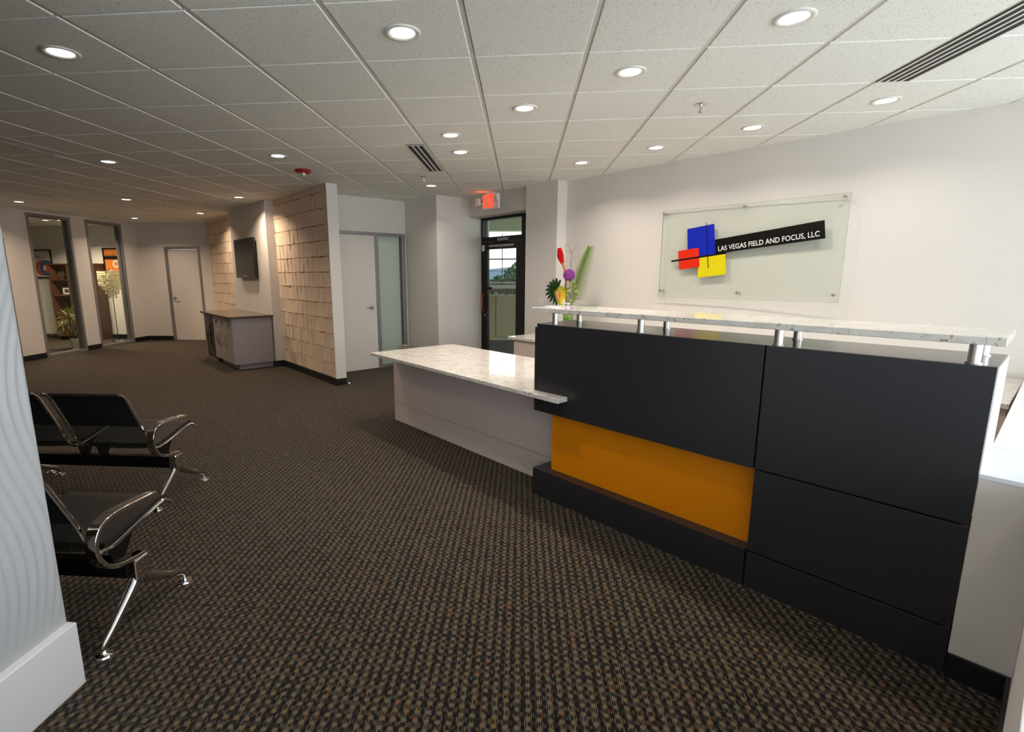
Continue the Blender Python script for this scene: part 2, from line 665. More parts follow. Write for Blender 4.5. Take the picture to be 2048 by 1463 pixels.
# left wall with two tall windows and a door
LW0 = -3.0
XW = -8.78
wl = wall('wall_left', (XW, LW0), (XW, 11.2), 0.13, holes=[(7.16 - LW0, 8.13 - LW0, 0, 2.145), (8.585 - LW0, 9.485 - LW0, 0, 2.61), (9.83 - LW0, 10.765 - LW0, 0, 2.615)])
base('baseboard_left', (XW, 8.13), (XW, 11.2), gaps=[(8.585 - 8.13, 9.485 - 8.13), (9.83 - 8.13, 10.765 - 8.13)])
# back wall of the hallway with a door
wb = wall('wall_back', (XW - 0.13, 11.2), (-6.6, 11.2), 0.12, holes=[(XW * -1 + 0.13 - 8.145, XW * -1 + 0.13 - 7.30, 0, 2.145)])
base('baseboard_back', (XW, 11.2), (-8.145, 11.2))
base('baseboard_back_right', (-7.30, 11.2), (-7.1, 11.2))
# diagonal wall that carries the stone tile and the television bump-out
def emw(name, e0, m0, e1, m1, t, **k):
    a, b = em(e0, m0), em(e1, m1)
    return wall(name, P2(a), P2(b), t, **k)
def embase(name, e0, m0, e1, m1, **k):
    a, b = em(e0, m0), em(e1, m1)
    return base(name, P2(a), P2(b), **k)
emw('wall_diagonal', -13.1, 2.935, -6.455, 2.935, 0.10)
emw('wall_television', -10.53, 2.77, -8.485, 2.77, 0.164)
embase('baseboard_diagonal', -8.485, 2.915, -6.44, 2.915, t=0.03)
embase('baseboard_diagonal_far', -12.9, 2.915, -10.53, 2.915, t=0.03)
embase('baseboard_television', -10.53, 2.77, -8.485, 2.77)
embase('baseboard_television_side', -8.485, 2.76, -8.485, 2.90)
embase('baseboard_wall_end', -6.455, 2.885, -6.455, 3.035, t=0.014)
# wall with the white door and frosted sidelight
emw('wall_door', -7.25, 3.035, -7.25, 4.575, 0.12, holes=[(0.03, 1.525, 0, 2.145)])
# blocks around the exit door
emw('wall_corner', -7.37, 4.575, -6.378, 4.575, 1.05)
emw('wall_exit_side', -5.33, 5.44, -4.985, 5.44, 0.2)
emw('wall_column', -4.985, 5.055, -4.43, 5.055, 0.62)
# soffit over the exit door
sof = MB()
a, b, c, d = em(-6.378, 5.216), em(-4.985, 5.19), em(-4.985, 5.62), em(-6.378, 5.62)
sof.prism([P2(a), P2(b), P2(c), P2(d)], 2.375, WT)
structure(sof.build('wall_soffit', M_wall))
# gently curved wall behind the reception desk
CURVE = [(-4.43, 5.235), (-3.7, 5.215), (-3.0, 5.205), (-2.2, 5.212), (-1.63, 5.228), (-1.2, 5.243), (-0.8, 5.262), (-0.44, 5.285), (0.3, 5.33), (1.3, 5.41), (2.2, 5.49)]
def smooth_poly(pts, n):
    out = []
    for i in range(len(pts) - 1):
        p0 = pts[max(i - 1, 0)]; p1 = pts[i]; p2 = pts[i + 1]; p3 = pts[min(i + 2, len(pts) - 1)]
        for k in range(n):
            t = k / n
            out.append(tuple(0.5 * ((2 * p1[j]) + (-p0[j] + p2[j]) * t + (2 * p0[j] - 5 * p1[j] + 4 * p2[j] - p3[j]) * t * t + (-p0[j] + 3 * p1[j] - 3 * p2[j] + p3[j]) * t ** 3) for j in range(len(p1))))
    out.append(pts[-1])
    return out
cp = smooth_poly(CURVE, 5)
mb = MB()
pts, fs = [], []
for e_, m_ in cp:
    for mm in (m_, m_ + 0.16):
        q = em(e_, mm)
        pts += [(q.x, q.y, 0), (q.x, q.y, WT)]
for i in range(len(cp) - 1):
    k = i * 4
    fs += [(k, k + 4, k + 5, k + 1), (k + 2, k + 3, k + 7, k + 6), (k + 1, k + 5, k + 7, k + 3), (k, k + 2, k + 6, k + 4)]
fs += [(0, 1, 3, 2), (len(pts) - 4, len(pts) - 2, len(pts) - 1, len(pts) - 3)]
mb.add(pts, fs)
structure(mb.build('wall_curved', M_wall, smooth=True))
# right wall and wall behind the camera, both glazed (outside the frame)
end = em(2.2, 5.49)
wall('wall_right', (4.62, end.y + 0.1), (4.62, -3.0), 0.12, holes=[(end.y + 0.1 - 2.75, end.y + 0.1 + 2.75, 0.8, 2.5)])
wall('wall_right_end', (end.x - 0.05, end.y), (4.74, end.y - 0.1), 0.12)
wall('wall_rear', (4.74, -3.0), (-8.9, -3.0), 0.12, holes=[(0.55, 5.85, 0.8, 2.5)])
def glazing(name, loc, rz, w, h, n):
    r = sempty(name, loc, rz)
    mb = MB()
    for i in range(n + 1):
        x = -w / 2 + i * w / n
        mb.box(x - 0.03, x + 0.03, 0.02, 0.08, 0, h)
    mb.box(-w / 2, w / 2, 0.02, 0.08, 0, 0.06).box(-w / 2, w / 2, 0.02, 0.08, h - 0.06, h).box(-w / 2, w / 2, 0.02, 0.08, h * 0.66, h * 0.66 + 0.05)
    mb.build('window_frame', M_bronze, r)
    return r
glazing('window_6', (4.62, 0.0, 0.8), radians(-90), 5.5, 1.7, 4)
glazing('window_7', (1.54, -3.0, 0.8), radians(180), 5.3, 1.7, 4)

# textured wave wall on the left, with a deep white plinth
WX, WY = -1.64, 1.522
def wave(y, z):
    w = 0.16 * sin(1.5 * z + 0.4 + 1.1 * y) + 0.10 * sin(2.6 * z + 2.2 * y + 1.0) + 0.05 * sin(5.3 * z - 3 * y)
    ph = (y + w) / 0.034
    s = ph - math.floor(ph)
    tri = s / 0.72 if s < 0.72 else (1 - s) / 0.28
    tri = tri * tri * (3 - 2 * tri)
    amp = 0.55 + 0.45 * sin(3.1 * y + 2.3 * z + 1.3 * sin(1.7 * z))
    return 0.0065 * max(0.10, amp) * tri
mb = MB()
NY, NZ = 460, 110
y0_, y1_ = -0.6, WY
pts = []
for j in range(NZ + 1):
    z = 0.25 + (WT - 0.25) * j / NZ
    for i in range(NY + 1):
        y = y0_ + (y1_ - y0_) * i / NY
        pts.append((WX - 0.006 + wave(y, z) * min(1, (y1_ - y) / 0.01), y, z))
fs = [(j * (NY + 1) + i, j * (NY + 1) + i + 1, (j + 1) * (NY + 1) + i + 1, (j + 1) * (NY + 1) + i) for j in range(NZ) for i in range(NY)]
mb.add(pts, fs)
wv = mb.build('wall_wave', M_wave, smooth=False, recalc=False)
for p_ in wv.data.polygons:
    p_.use_smooth = True
structure(wv)
structure(B(WX - 0.15, WX - 0.006, -3.0, WY, 0, WT).build('wall_front_left', M_wave))
structure(B(WX - 0.19, WX + 0.028, -3.0, WY + 0.006, 0, 0.252).build('baseboard_front_left', M_white, bevel=0.004))

# desk frame of reference
DA = Vector((0.092, 3.321, 0))
DR = atan2(-0.70065613, 0.71349911)
def desk(u, n, z=0.0):
    c, s = cos(DR), sin(DR)
    return Vector((DA.x + u * c - n * s, DA.y + u * s + n * c, z))
# low white wall beside the desk, with black base
mb = MB()
poly = [desk(2.135, 0), desk(2.302, 0), desk(2.302, -2.9), desk(3.2, -2.9), desk(3.2, 2.75), desk(2.135, 2.75)]
mb.prism([P2(p) for p in poly], 0, 0.785)
lowwall = structure(mb.build('wall_low', M_wall))
mb = MB()
poly = [desk(2.132, -0.004), desk(2.298, -0.004), desk(2.298, -2.9), desk(3.2, -2.9), desk(3.2, 2.75), desk(2.132, 2.75)]
mb.prism([P2(p) for p in poly], 0.785, 0.803)
structure(mb.build('trim_1', M_white, bevel=0.002))
mb = MB()
mb.prism([P2(desk(2.135, 0)), P2(desk(2.302, 0)), P2(desk(2.302, -2.9)), P2(desk(2.290, -2.9)), P2(desk(2.290, -0.012)), P2(desk(2.135, -0.012))], 0, 0.095)
structure(mb.build('baseboard_low', M_base, bevel=0.002))

# ------------------------------------------------------------------ ceiling
G0X, G0Y, GS = -0.27944, 2.37217, 0.6096
ceil = structure(B(-13.2, 5.0, -3.4, 11.6, WT, WT + 0.06).build('ceiling', M_trim))
def clip(poly, a, b, c):
    """keep a*x+b*y<=c"""
    out = []
    for i in range(len(poly)):
        p, q = poly[i], poly[(i + 1) % len(poly)]
        dp, dq = a * p[0] + b * p[1] - c, a * q[0] + b * q[1] - c
        if dp <= 0:
            out.append(p)
        if (dp < 0) != (dq < 0) and dp != dq:
            t = dp / (dp - dq)
            out.append((p[0] + (q[0] - p[0]) * t, p[1] + (q[1] - p[1]) * t))
    return out
def room_clip(poly):
    """cut a tile to the plan of the room; returns the pieces inside"""
    k = 1 / S2
    poly = clip(poly, -1, 0, 8.80)
    poly = clip(poly, 0, 1, 11.22) if poly else poly
    poly = clip(poly, 1, 0, 4.63) if poly else poly
    if not poly:
        return []
    es = [(x - y) * k for x, y in poly]
    if min(es) > -6.44:
        ec = sum(es) / len(es)
        out = clip(poly, k, k, 5.24 if ec < -1.6 else (5.36 if ec < 0 else 5.6))
        return [out] if len(out) > 2 else []
    out = []
    west = clip(poly, k, -k, -6.44)                    # beside the diagonal wall
    if len(west) > 2:
        out.append(clip(west, k, k, 2.985))
        beyond = clip(clip(west, -k, -k, -2.985), -k, k, 7.28)
        out.append(clip(beyond, k, k, 4.60) if len(beyond) > 2 else [])
    east = clip(poly, -k, k, 6.44)
    if len(east) > 2:
        out.append(clip(east, k, k, 5.24))
    out = [p for p in out if len(p) > 2]
    if len(out) > 1 and abs(sum(area(p) for p in out) - area(poly)) < 1e-4:
        return [poly]
    return out
def area(pl):
    return abs(sum(pl[i][0] * pl[(i + 1) % len(pl)][1] - pl[(i + 1) % len(pl)][0] * pl[i][1] for i in range(len(pl)))) / 2
tz = CEIL
full_mesh = None
n_tiles = 0
far = MB()
def tile_geo(mb, poly, ox=0, oy=0):
    """tegular tile: face drops below the grid with a bevelled shoulder"""
    n = len(poly)
    cx = sum(p[0] for p in poly) / n; cy = sum(p[1] for p in poly) / n
    def inset(p, d):
        x = p[0] - math.copysign(min(d, abs(p[0] - cx)), p[0] - cx)
        y = p[1] - math.copysign(min(d, abs(p[1] - cy)), p[1] - cy)
        return x, y
    low = [inset(p, 0.0045) for p in poly]
    pts = [(x - ox, y - oy, tz) for x, y in low] + [(p[0] - ox, p[1] - oy, tz + 0.008) for p in poly]
    mb.add(pts, [tuple(range(n))[::-1]] + [(i, (i + 1) % n, n + (i + 1) % n, n + i) for i in range(n)])
slots_cells = {}
for ci in range(-15, 9):
    for cj in range(-9, 15):
        x0 = G0X + ci * GS; y0 = G0Y + cj * GS
        half, hy = 0.0095, 0.0045
        sq = [(x0 + half, y0 + hy), (x0 + GS - half, y0 + hy), (x0 + GS - half, y0 + GS - hy), (x0 + half, y0 + GS - hy)]
        cx, cy = x0 + GS / 2, y0 + GS / 2
        seen = (cy > 1.9) and (cx > -cy * 1.02 - 0.2) and (cx < cy * 0.93 + 0.3)
        for pl in room_clip(list(sq)):
            ar = area(pl)
            if ar < 0.004:
                continue
            if not seen or n_tiles >= 299:
                tile_geo(far, pl)
                continue
            full = len(pl) == 4 and ar > 0.34
            if full and full_mesh:
                o = D.objects.new('ceiling_tile', full_mesh)
                COL.objects.link(o)
                o.parent = ceil
                o.location = (x0, y0, 0)
            else:
                mb = MB()
                tile_geo(mb, pl, x0, y0)
                o = mb.build('ceiling_tile', M_tile, ceil, recalc=False)
                o.location = (x0, y0, 0)
                if full:
                    full_mesh = o.data
            n_tiles += 1
print('ceiling tiles', n_tiles)
fo = far.build('ceiling_tiles_unseen', M_tile, ceil, recalc=False)
fo.name = 'outer_tile'
fo['kind'] = 'stuff'
# grid tees, one bar per grid line
for ci in range(-13, 9):
    x = G0X + ci * GS
    if x < -8.75 or x > 4.6: continue
    yhi = min(11.2, 5.24 * S2 - x if x > -0.9 else (4.6 * S2 - x if x > -2.0 else (2.97 * S2 - x if x < -2.46 and False else 11.2)))
    if x <= -2.0:
        yhi = min(11.2, 2.97 * S2 - x) if x < -2.95 else min(11.2, x + 7.3 * S2)
    B(x - 0.0118, x + 0.0118, -2.98, yhi, tz + 0.005, tz + 0.010).build('main_tee', M_grid, ceil)
for cj in range(-8, 15):
    y = G0Y + cj * GS
    if y > 11.2: continue
    xlo = -8.75
    xhi = min(4.6, 5.24 * S2 - y)
    if y > 8.8:
        xhi = 2.97 * S2 - y
    elif y > 7.0:
        B(max(3.04 * S2 - y, y - 7.28 * S2), min(0.2, 4.6 * S2 - y) if y > 8.2 else xhi, y - 0.0055, y + 0.0055, tz + 0.0075, tz + 0.012).build('cross_tee', M_grid, ceil)
        xhi = 2.97 * S2 - y
    B(xlo, xhi, y - 0.0055, y + 0.0055, tz + 0.0075, tz + 0.012).build('cross_tee', M_grid, ceil)
# office ceiling beyond the windows
structure(B(-13.1, XW - 0.13, 6.0, 11.45, CEIL, CEIL + 0.03).build('ceiling_office', M_tile))

# ------------------------------------------------------------------ ceiling fixtures
def downlight(x, y, label, power=1.0, spot=True, group='recessed ceiling downlights'):
    t = thing('ceiling_light', label, 'ceiling light', (x, y, CEIL), 0, group)
    if not hasattr(downlight, 'ring'):
        mb = MB()
        mb.lathe([(0.0590, -0.0015), (0.0600, -0.0022), (0.0700, -0.0078), (0.082, -0.0082), (0.0875, -0.004), (0.088, 0.0)], n=32)
        o = mb.build('trim_ring', M_trim, t, smooth=True)
        downlight.ring = o.data
        o2 = MB().disc(0.0600, -0.0020, n=32, up=False).build('lens', M_lens, t)
        downlight.lens = o2.data
    else:
        for nm, me in (('trim_ring', downlight.ring), ('lens', downlight.lens)):
            o = D.objects.new(nm, me)
            COL.objects.link(o)
            o.parent = t
    if spot:
        l = D.lights.new('lamp_light', 'AREA')
        l.shape = 'DISK'
        l.size = 0.12
        l.energy = DOWNLIGHT_W * power * (2.2 if x < -3.0 else 1.0)
        l.color = (1.0, 0.78, 0.58) if x < -2.0 else (1.0, 0.89, 0.79)
        l.spread = radians(140)
        lo = D.objects.new('lamp_light', l)
        COL.objects.link(lo)
        lo.parent = t
        lo.location = (0, 0, -0.03)
    return t
LIGHTS = [
    (-2.43, 2.72, 'large round downlight at the upper left corner of the ceiling', 0.5),
    (-0.59, 2.67, 'largest round downlight, top centre of the ceiling, left of the wide tees', 1.0),
    (1.24, 2.69, 'round downlight at the top right, between two long tees near the slot vent', 1.0),
    (0.62, 3.27, 'round downlight diagonally below the top right one, above the sprinkler', 1.0),
    (0.01, 3.87, 'round downlight in the middle of the centre column of ceiling tiles', 1.0),
    (-0.61, 4.52, 'upper of the two close downlights right of the short slot vent', 1.0),
    (-0.60, 5.13, 'lower of the two close downlights right of the short slot vent', 1.0),
    (1.85, 4.54, 'small downlight above the middle of the glass company sign', 0.75),
    (1.24, 5.14, 'small downlight above the left edge of the glass company sign', 0.75),
    (2.47, 3.95, 'round downlight under the near end of the long four-slot vent', 0.6),
    (0.62, 5.73, 'small downlight close to the column right of the exit sign', 1.0),
    (-1.21, 6.95, 'small downlight in front of the white wall left of the exit sign', 1.0),
    (-4.26, 5.17, 'downlight over the left part of the waiting area, below the long left vent', 0.8),
    (-2.41, 5.10, 'downlight left of the red fire alarm strobe', 1.0),
    (-7.94, 7.70, 'downlight at the far left above the first office window', 0.8),
    (-6.10, 7.66, 'downlight in the middle of the far hallway, beside a small sprinkler', 0.8),
    (-7.92, 10.12, 'farthest downlight, above the second office window', 0.8),
    (-6.08, 9.47, 'downlight in front of the far stone tile panel', 0.8),
    (-4.27, 7.64, 'downlight above the television and grey cabinet', 1.0)]
for x, y, lb, pw in LIGHTS:
    downlight(x, y, lb, pw)
# unseen downlights added behind the camera to light the near carpet
downlight(-0.60, 0.24, 'added unseen downlight behind the camera, left one', 0.5)
downlight(1.24, 0.24, 'added unseen downlight behind the camera, right one', 0.4)
downlight(-10.03, 10.25, 'left round downlight inside the office behind the glass', 1.9)  # one of the office pair is unseen, kept for its light
downlight(-9.72, 10.28, 'right round downlight inside the office behind the glass', 1.9)

def vent(x0, x1, y0, y1, nslot, label):
    t = thing('slot_vent', label, 'vent', ((x0 + x1) / 2, (y0 + y1) / 2, CEIL), 0, 'linear slot vents in the ceiling')
    w, l = x1 - x0, y1 - y0
    B(-w / 2, w / 2, -l / 2, l / 2, -0.0022, 0.004).build('backing', M_slot, t)
    mb = MB()
    mb.box(-w / 2, -w / 2 + 0.012, -l / 2, l / 2, -0.006, -0.001).box(w / 2 - 0.012, w / 2, -l / 2, l / 2, -0.006, -0.001)
    mb.box(-w / 2 + 0.012, w / 2 - 0.012, -l / 2, -l / 2 + 0.012, -0.006, -0.001).box(-w / 2 + 0.012, w / 2 - 0.012, l / 2 - 0.012, l / 2, -0.006, -0.001)
    mb.build('vent_frame', M_trim, t)
    inner = w - 0.024
    pit = inner / nslot
    for i in range(nslot - 1):
        c = -w / 2 + 0.012 + pit * (i + 1)
        B(c - pit * 0.16, c + pit * 0.16, -l / 2 + 0.012, l / 2 - 0.012, -0.0045, -0.001).build('vent_blade', M_trim, t)
    return t
vent(-1.07, -0.90, 4.815, 6.02, 3, 'short three-slot vent between the red alarm and the two close downlights')
vent(2.17, 2.36, 2.385, 3.59, 4, 'long four-slot vent at the top right corner')
vent(-4.535, -4.37, 3.60, 4.81, 4, 'dim slot vent at the left edge of the ceiling')
vent(-7.03, -6.87, 6.05, 7.26, 3, 'farthest slot vent, near the office windows')

def sprinkler(x, y, label):
    t = thing('sprinkler_head', label, 'sprinkler', (x, y, CEIL), 0, 'fire sprinklers in the ceiling')
    MB().lathe([(0.0001, -0.006), (0.022, -0.006), (0.038, -0.004), (0.042, 0)], n=20).build('escutcheon', M_chrome, t, smooth=True)
    mb = MB()
    mb.tube([(0, 0, -0.004), (0, 0, -0.022)], 0.008, 8)
    mb.tube([(0.009, 0, -0.02), (0.013, 0, -0.034), (0.003, 0, -0.05)], 0.0025, 6)
    mb.tube([(-0.009, 0, -0.02), (-0.013, 0, -0.034), (-0.003, 0, -0.05)], 0.0025, 6)
    mb.build('sprinkler_body', M_chrome, t, smooth=True)
    MB().lathe([(0.0001, -0.051), (0.017, -0.052), (0.017, -0.054), (0.0001, -0.055)], n=14).build('deflector', M_chrome, t)
    MB().tube([(0, 0, -0.022), (0, 0, -0.049)], 0.0022, 6).build('glass_bulb', M_red, t)
sprinkler(1.23, 3.91, 'chrome sprinkler head between the right-hand downlights')
sprinkler(-1.20, 6.35, 'chrome sprinkler head just past the short slot vent')
sprinkler(-5.49, 7.65, 'dark sprinkler head in the middle of the far hallway ceiling')
sprinkler(-8.48, 10.66, 'tiny sprinkler head at the farthest left corner of the ceiling')

t = thing('fire_alarm', 'red round ceiling fire alarm with a clear strobe in front of the tile wall', 'fire alarm', (-2.46, 5.80, CEIL))
MB().lathe([(0.0001, -0.035), (0.045, -0.035), (0.075, -0.030), (0.088, -0.012), (0.086, 0)], n=32).build('alarm_housing', M_red, t, smooth=True)
MB().lathe([(0.0001, -0.068), (0.012, -0.066), (0.024, -0.05), (0.026, -0.034)], n=16).build('strobe', M_clear, t, smooth=True)

# exit sign with two emergency lamp heads
ex = em(-5.70, 5.06)
t = thing('exit_sign', 'white exit sign with glowing red letters hanging over the glass door', 'sign', (ex.x, ex.y, CEIL), RZ)
B(-0.175, 0.175, -0.022, 0.022, -0.225, -0.022).build('sign_body', M_plastic, t, bevel=0.006)
B(-0.08, 0.08, -0.03, 0.03, -0.022, 0).build('ceiling_canopy', M_plastic, t, bevel=0.004)
B(-0.185, 0.185, -0.03, 0.03, -0.235, -0.222).build('sign_tray', M_plastic, t, bevel=0.002)
LET = {'E': [(0, 0, .028, .15), (.028, .122, .075, .15), (.028, .061, .066, .089), (.028, 0, .075, .028)],
       'I': [(0, 0, .028, .15)], 'T': [(.024, 0, .052, .122), (0, .122, .076, .15)]}
xx = -0.138
for ch in 'EXIT':
    mb = MB()
    if ch == 'X':
        for s_ in (1, -1):
            a0, a1 = (0, .056) if s_ == 1 else (.056, 0)
            mb.prism([(a0, -.15), (a0 + .030, -.15), (a1 + .030, 0), (a1, 0)], -0.0016, 0.0016)
        wd = .086
    else:
        for (p, q, r_, s_) in LET[ch]:
            mb.box(p, r_, q - .15, s_ - .15, -0.0016, 0.0016)
        wd = {'E': .075, 'I': .028, 'T': .076}[ch]
    o = mb.build('letter_' + ch.lower(), M_exitred, t)
    o.location = (xx, -0.0245, -0.032)
    o.rotation_euler = (radians(90), 0, 0)
    o.scale = (0.70, 1.17, 1)
    xx += (wd + 0.016) * 0.70
for sx, yaw_ in ((-1, 20), (1, -15)):
    mb = MB()
    mb.box(-0.045, 0.045, -0.055, 0.0, -0.055, 0.055)
    o = mb.build('lamp_head', M_plastic, t, bevel=0.018, seg=3)
    o.location = (0.215 if sx > 0 else -0.255, -0.045 if sx > 0 else -0.01, -0.095 if sx > 0 else -0.11)
    o.rotation_euler = (radians(12), 0, radians(yaw_))
    mb = MB()
    for a_ in range(3):
        for b_ in range(3):
            mb.box(-0.03 + a_ * 0.022, -0.016 + a_ * 0.022, -0.0575, -0.055, -0.03 + b_ * 0.022, -0.016 + b_ * 0.022)
    mb.build('lamp_facet', M_clear, o)
MB().tube([(-0.17, 0, -0.11), (-0.225, 0, -0.11)], 0.012, 8).build('lamp_arm', M_bronze, t)
l = D.lights.new('exit_glow', 'POINT'); l.energy = 0.22; l.color = (1, 0.08, 0.02); l.shadow_soft_size = 0.03
lo = D.objects.new('exit_glow', l); COL.objects.link(lo); lo.parent = t; lo.location = (-0.06, -0.16, -0.05)
MB().lathe([(0.0001, 0.0), (0.004, 0.0), (0.004, 0.004), (0.0001, 0.005)], n=8).build('status_light', M_exitred, t).location = (0.14, -0.026, -0.2)

# ------------------------------------------------------------------ stone tile panels (part of the diagonal wall)
def tile_panel(name, e0, e1, off):
    a = em(e0, 2.934)
    r = sempty(name, (a.x, a.y, 0), RZ)
    L_ = e1 - e0
    B(0, L_, -0.012, 0, 0.10, WT).build('backing_board', M_tback, r)
    rnd = random.Random(11 + off)
    z = 0.085
    hh = 0.2075
    ncol = round(L_ / 0.158)
    row = 0
    while z < CEIL:
        z1 = min(z + hh, CEIL + 0.02)
        x = 0.0
        k = 0
        while x < L_ - 0.01:
            w = L_ / ncol
            xa, xb = max(x, 0), min(x + w, L_)
            if xb - xa > 0.015:
                typ = rnd.choice((0, 1, 1, 2, 2, 3, 3, 4))
                lo_, hi_ = 0.012, 0.027
                # protrusion of the corners: bottom-left, bottom-right, top-right, top-left
                c = {0: (lo_ + .004, lo_ + .004, lo_ + .004, lo_ + .004), 1: (lo_, lo_, hi_, lo_), 2: (lo_, lo_, lo_, hi_), 3: (lo_, hi_, lo_, lo_ + .003), 4: (hi_, lo_, lo_ + .003, lo_)}[typ]
                g = 0.0034
                skew = 0
                tops = rnd.choice((0.0, 0.004, 0.010, 0.015))
                q = [(xa + g, z + g), (xb - g, z + g), (xb - g + min(0, skew), z1 - g - (tops if typ in (1, 3) else 0)), (xa + g + max(0, skew), z1 - g - (tops if typ in (2, 4) else 0))]
                pts = [(p[0], -0.012, p[1]) for p in q] + [(p[0], -0.012 - h_, p[1]) for p, h_ in zip(q, c)]
                diag = [(4, 5, 6), (4, 6, 7)] if typ in (2, 3) else [(4, 5, 7), (5, 6, 7)]
                mb = MB()
                mb.add(pts, diag + [(0, 1, 5, 4), (1, 2, 6, 5), (2, 3, 7, 6), (3, 0, 4, 7)])
                mb.build('stone_tile', M_ttile, r)
            x += w
            k += 1
        z = z1
        row += 1
    return r
tile_panel('wall_stone_tiles_near', -8.485, -6.455, 0)
tile_panel('wall_stone_tiles_far', -12.85, -10.53, 5)

# white return that closes the end of the stone tile wall
a = em(-6.455, 2.888)
o = structure(B(0, 0.150, -0.018, 0.0, 0.095, WT).build('trim_2', M_wall))
o.location = (a.x, a.y, 0); o.rotation_euler = (0, 0, radians(45))
# ------------------------------------------------------------------ doors and windows
def lever(parent, x, z, side=1, y=-0.02):
    h = MB().lathe([(0.0001, 0.012), (0.03, 0.012), (0.033, 0.004), (0.033, 0)], n=20).build('lever_handle', M_steel, parent, smooth=True)
    h.location = (x, y, z)
    h.rotation_euler = (radians(90), 0, 0)
    mb = MB()
    mb.tube([(0, 0, 0.008), (0, 0, 0.05), (side * 0.015, 0, 0.058), (side * 0.11, 0, 0.058)], [0.011, 0.011, 0.0105, 0.008], 10)
    mb.build('lever', M_steel, h, smooth=True)
    return h
# door_1: frame only seen at the left edge
r = sempty('door_1', (XW, 8.13, 0), radians(-90))   # local x runs toward -y, y+ points to +x... room side is -y after flip
mb = MB()
mb.box(0, 0.05, -0.13, 0.012, 0, 2.145).box(0.92, 0.97, -0.13, 0.012, 0, 2.145).box(0.05, 0.92, -0.13, 0.012, 2.095, 2.145)
mb.build('door_frame', M_alu, r, bevel=0.004)
B(0.052, 0.918, -0.10, -0.06, 0.005, 2.09).build('door_leaf', M_door, r)
lever(r, 0.84, 1.0, -1, 0)
# window_1, window_2: full height office glazing
for nm, ya, yb, zt in (('window_1', 8.585, 9.485, 2.61), ('window_2', 9.83, 10.765, 2.615)):
    r = sempty(nm, (XW, ya, 0), radians(90))   # local x -> +y, local y -> -x (into the wall)
    w = yb - ya
    mb = MB()
    mb.box(0, 0.05, -0.012, 0.13, 0, zt).box(w - 0.05, w, -0.012, 0.13, 0, zt).box(0.05, w - 0.05, -0.012, 0.13, zt - 0.05, zt).box(0.05, w - 0.05, -0.012, 0.13, 0, 0.055)
    mb.build('window_frame', M_alu, r, bevel=0.003)
    mb = MB()
    mb.box(0.05, 0.062, 0.04, 0.075, 0.055, zt - 0.05).box(w - 0.062, w - 0.05, 0.04, 0.075, 0.055, zt - 0.05).box(0.062, w - 0.062, 0.04, 0.075, 0.055, 0.067).box(0.062, w - 0.062, 0.04, 0.075, zt - 0.062, zt - 0.05)
    mb.build('glazing_bead', M_bead, r)
    B(0.055, w - 0.055, 0.055, 0.061, 0.06, zt - 0.055).build('pane', M_glass, r)
# door_2: white door in the hallway end wall
r = sempty('door_2', (-8.145, 11.2, 0), 0)
mb = MB()
mb.box(0, 0.05, -0.012, 0.12, 0, 2.145).box(0.795, 0.845, -0.012, 0.12, 0, 2.145).box(0.05, 0.795, -0.012, 0.12, 2.085, 2.145)
mb.build('door_frame', M_alu, r, bevel=0.004)
B(0.053, 0.792, 0.03, 0.07, 0.008, 2.08).build('door_leaf', M_door, r, bevel=0.002)
lever(r, 0.115, 0.985, 1, 0.03)
# door_3 + window_3: white door with frosted sidelight in one aluminium frame
a = em(-7.25, 3.065)
r = sempty('door_3', (a.x, a.y, 0), radians(45))       # local x -> m, local y -> -e (into the wall)
mb = MB()
mb.box(0, 0.04, -0.012, 0.12, 0, 2.145).box(0.935, 0.995, -0.012, 0.12, 0, 2.145).box(0.04, 0.935, -0.012, 0.12, 2.10, 2.145)
mb.build('door_frame', M_alu, r, bevel=0.004)
B(0.043, 0.932, -0.004, 0.04, 0.008, 2.096).build('door_leaf', M_door, r, bevel=0.002)
lever(r, 0.845, 0.985, -1, -0.004)
a = em(-7.25, 4.06)
r = sempty('window_3', (a.x, a.y, 0), radians(45))
mb = MB()
mb.box(0.43, 0.495, -0.012, 0.12, 0, 2.145).box(0.0, 0.43, -0.012, 0.12, 2.10, 2.145).box(0.0, 0.43, -0.012, 0.12, 0, 0.05)
mb.build('window_frame', M_alu, r, bevel=0.004)
B(0.0, 0.425, 0.05, 0.058, 0.05, 2.10).build('pane', M_frost, r)
B(0.415, 0.43, 0.02, 0.08, 0.05, 2.10).build('glazing_bead', M_bead, r)
# dim room behind the frosted glass
structure(B(0.12, 1.8, 0.9, 0.95, 0, 2.66).build('wall_room_behind', M_wall)).matrix_world = Matrix.Translation(em(-7.25, 3.0)) @ Matrix.Rotation(radians(45), 4, 'Z')

# door_4: bronze storefront exit door with transom
a = em(-6.378, 5.50)
r = sempty('door_4', (a.x, a.y, 0), RZ)                # local x -> e, y -> m (outwards)
mb = MB()
mb.box(0, 0.035, -0.05, 0.06, 0, 2.395).box(0.915, 1.05, -0.05, 0.06, 0, 2.395)
mb.box(0.035, 0.915, -0.05, 0.06, 2.335, 2.395).box(0.035, 0.915, -0.05, 0.06, 2.0, 2.075)
mb.build('door_frame', M_bronze, r, bevel=0.002)
B(0.035, 0.915, 0.0, 0.008, 2.075, 2.335).build('transom_pane', M_glasstr, r)
leaf = MB().box(0.02, 0.145, -0.045, 0.0, 0.01, 1.995).box(0.80, 0.915, -0.045, 0.0, 0.01, 1.995).box(0.145, 0.80, -0.045, 0.0, 1.885, 1.995).box(0.145, 0.80, -0.045, 0.0, 0.01, 0.20).build('door_leaf', M_bronze, r, bevel=0.002)
B(0.145, 0.80, -0.026, -0.018, 0.20, 1.885).build('door_pane', M_glassdoor, leaf)
mb = MB()
mb.box(0.42, 0.66, -0.085, -0.05, 2.005, 2.05)
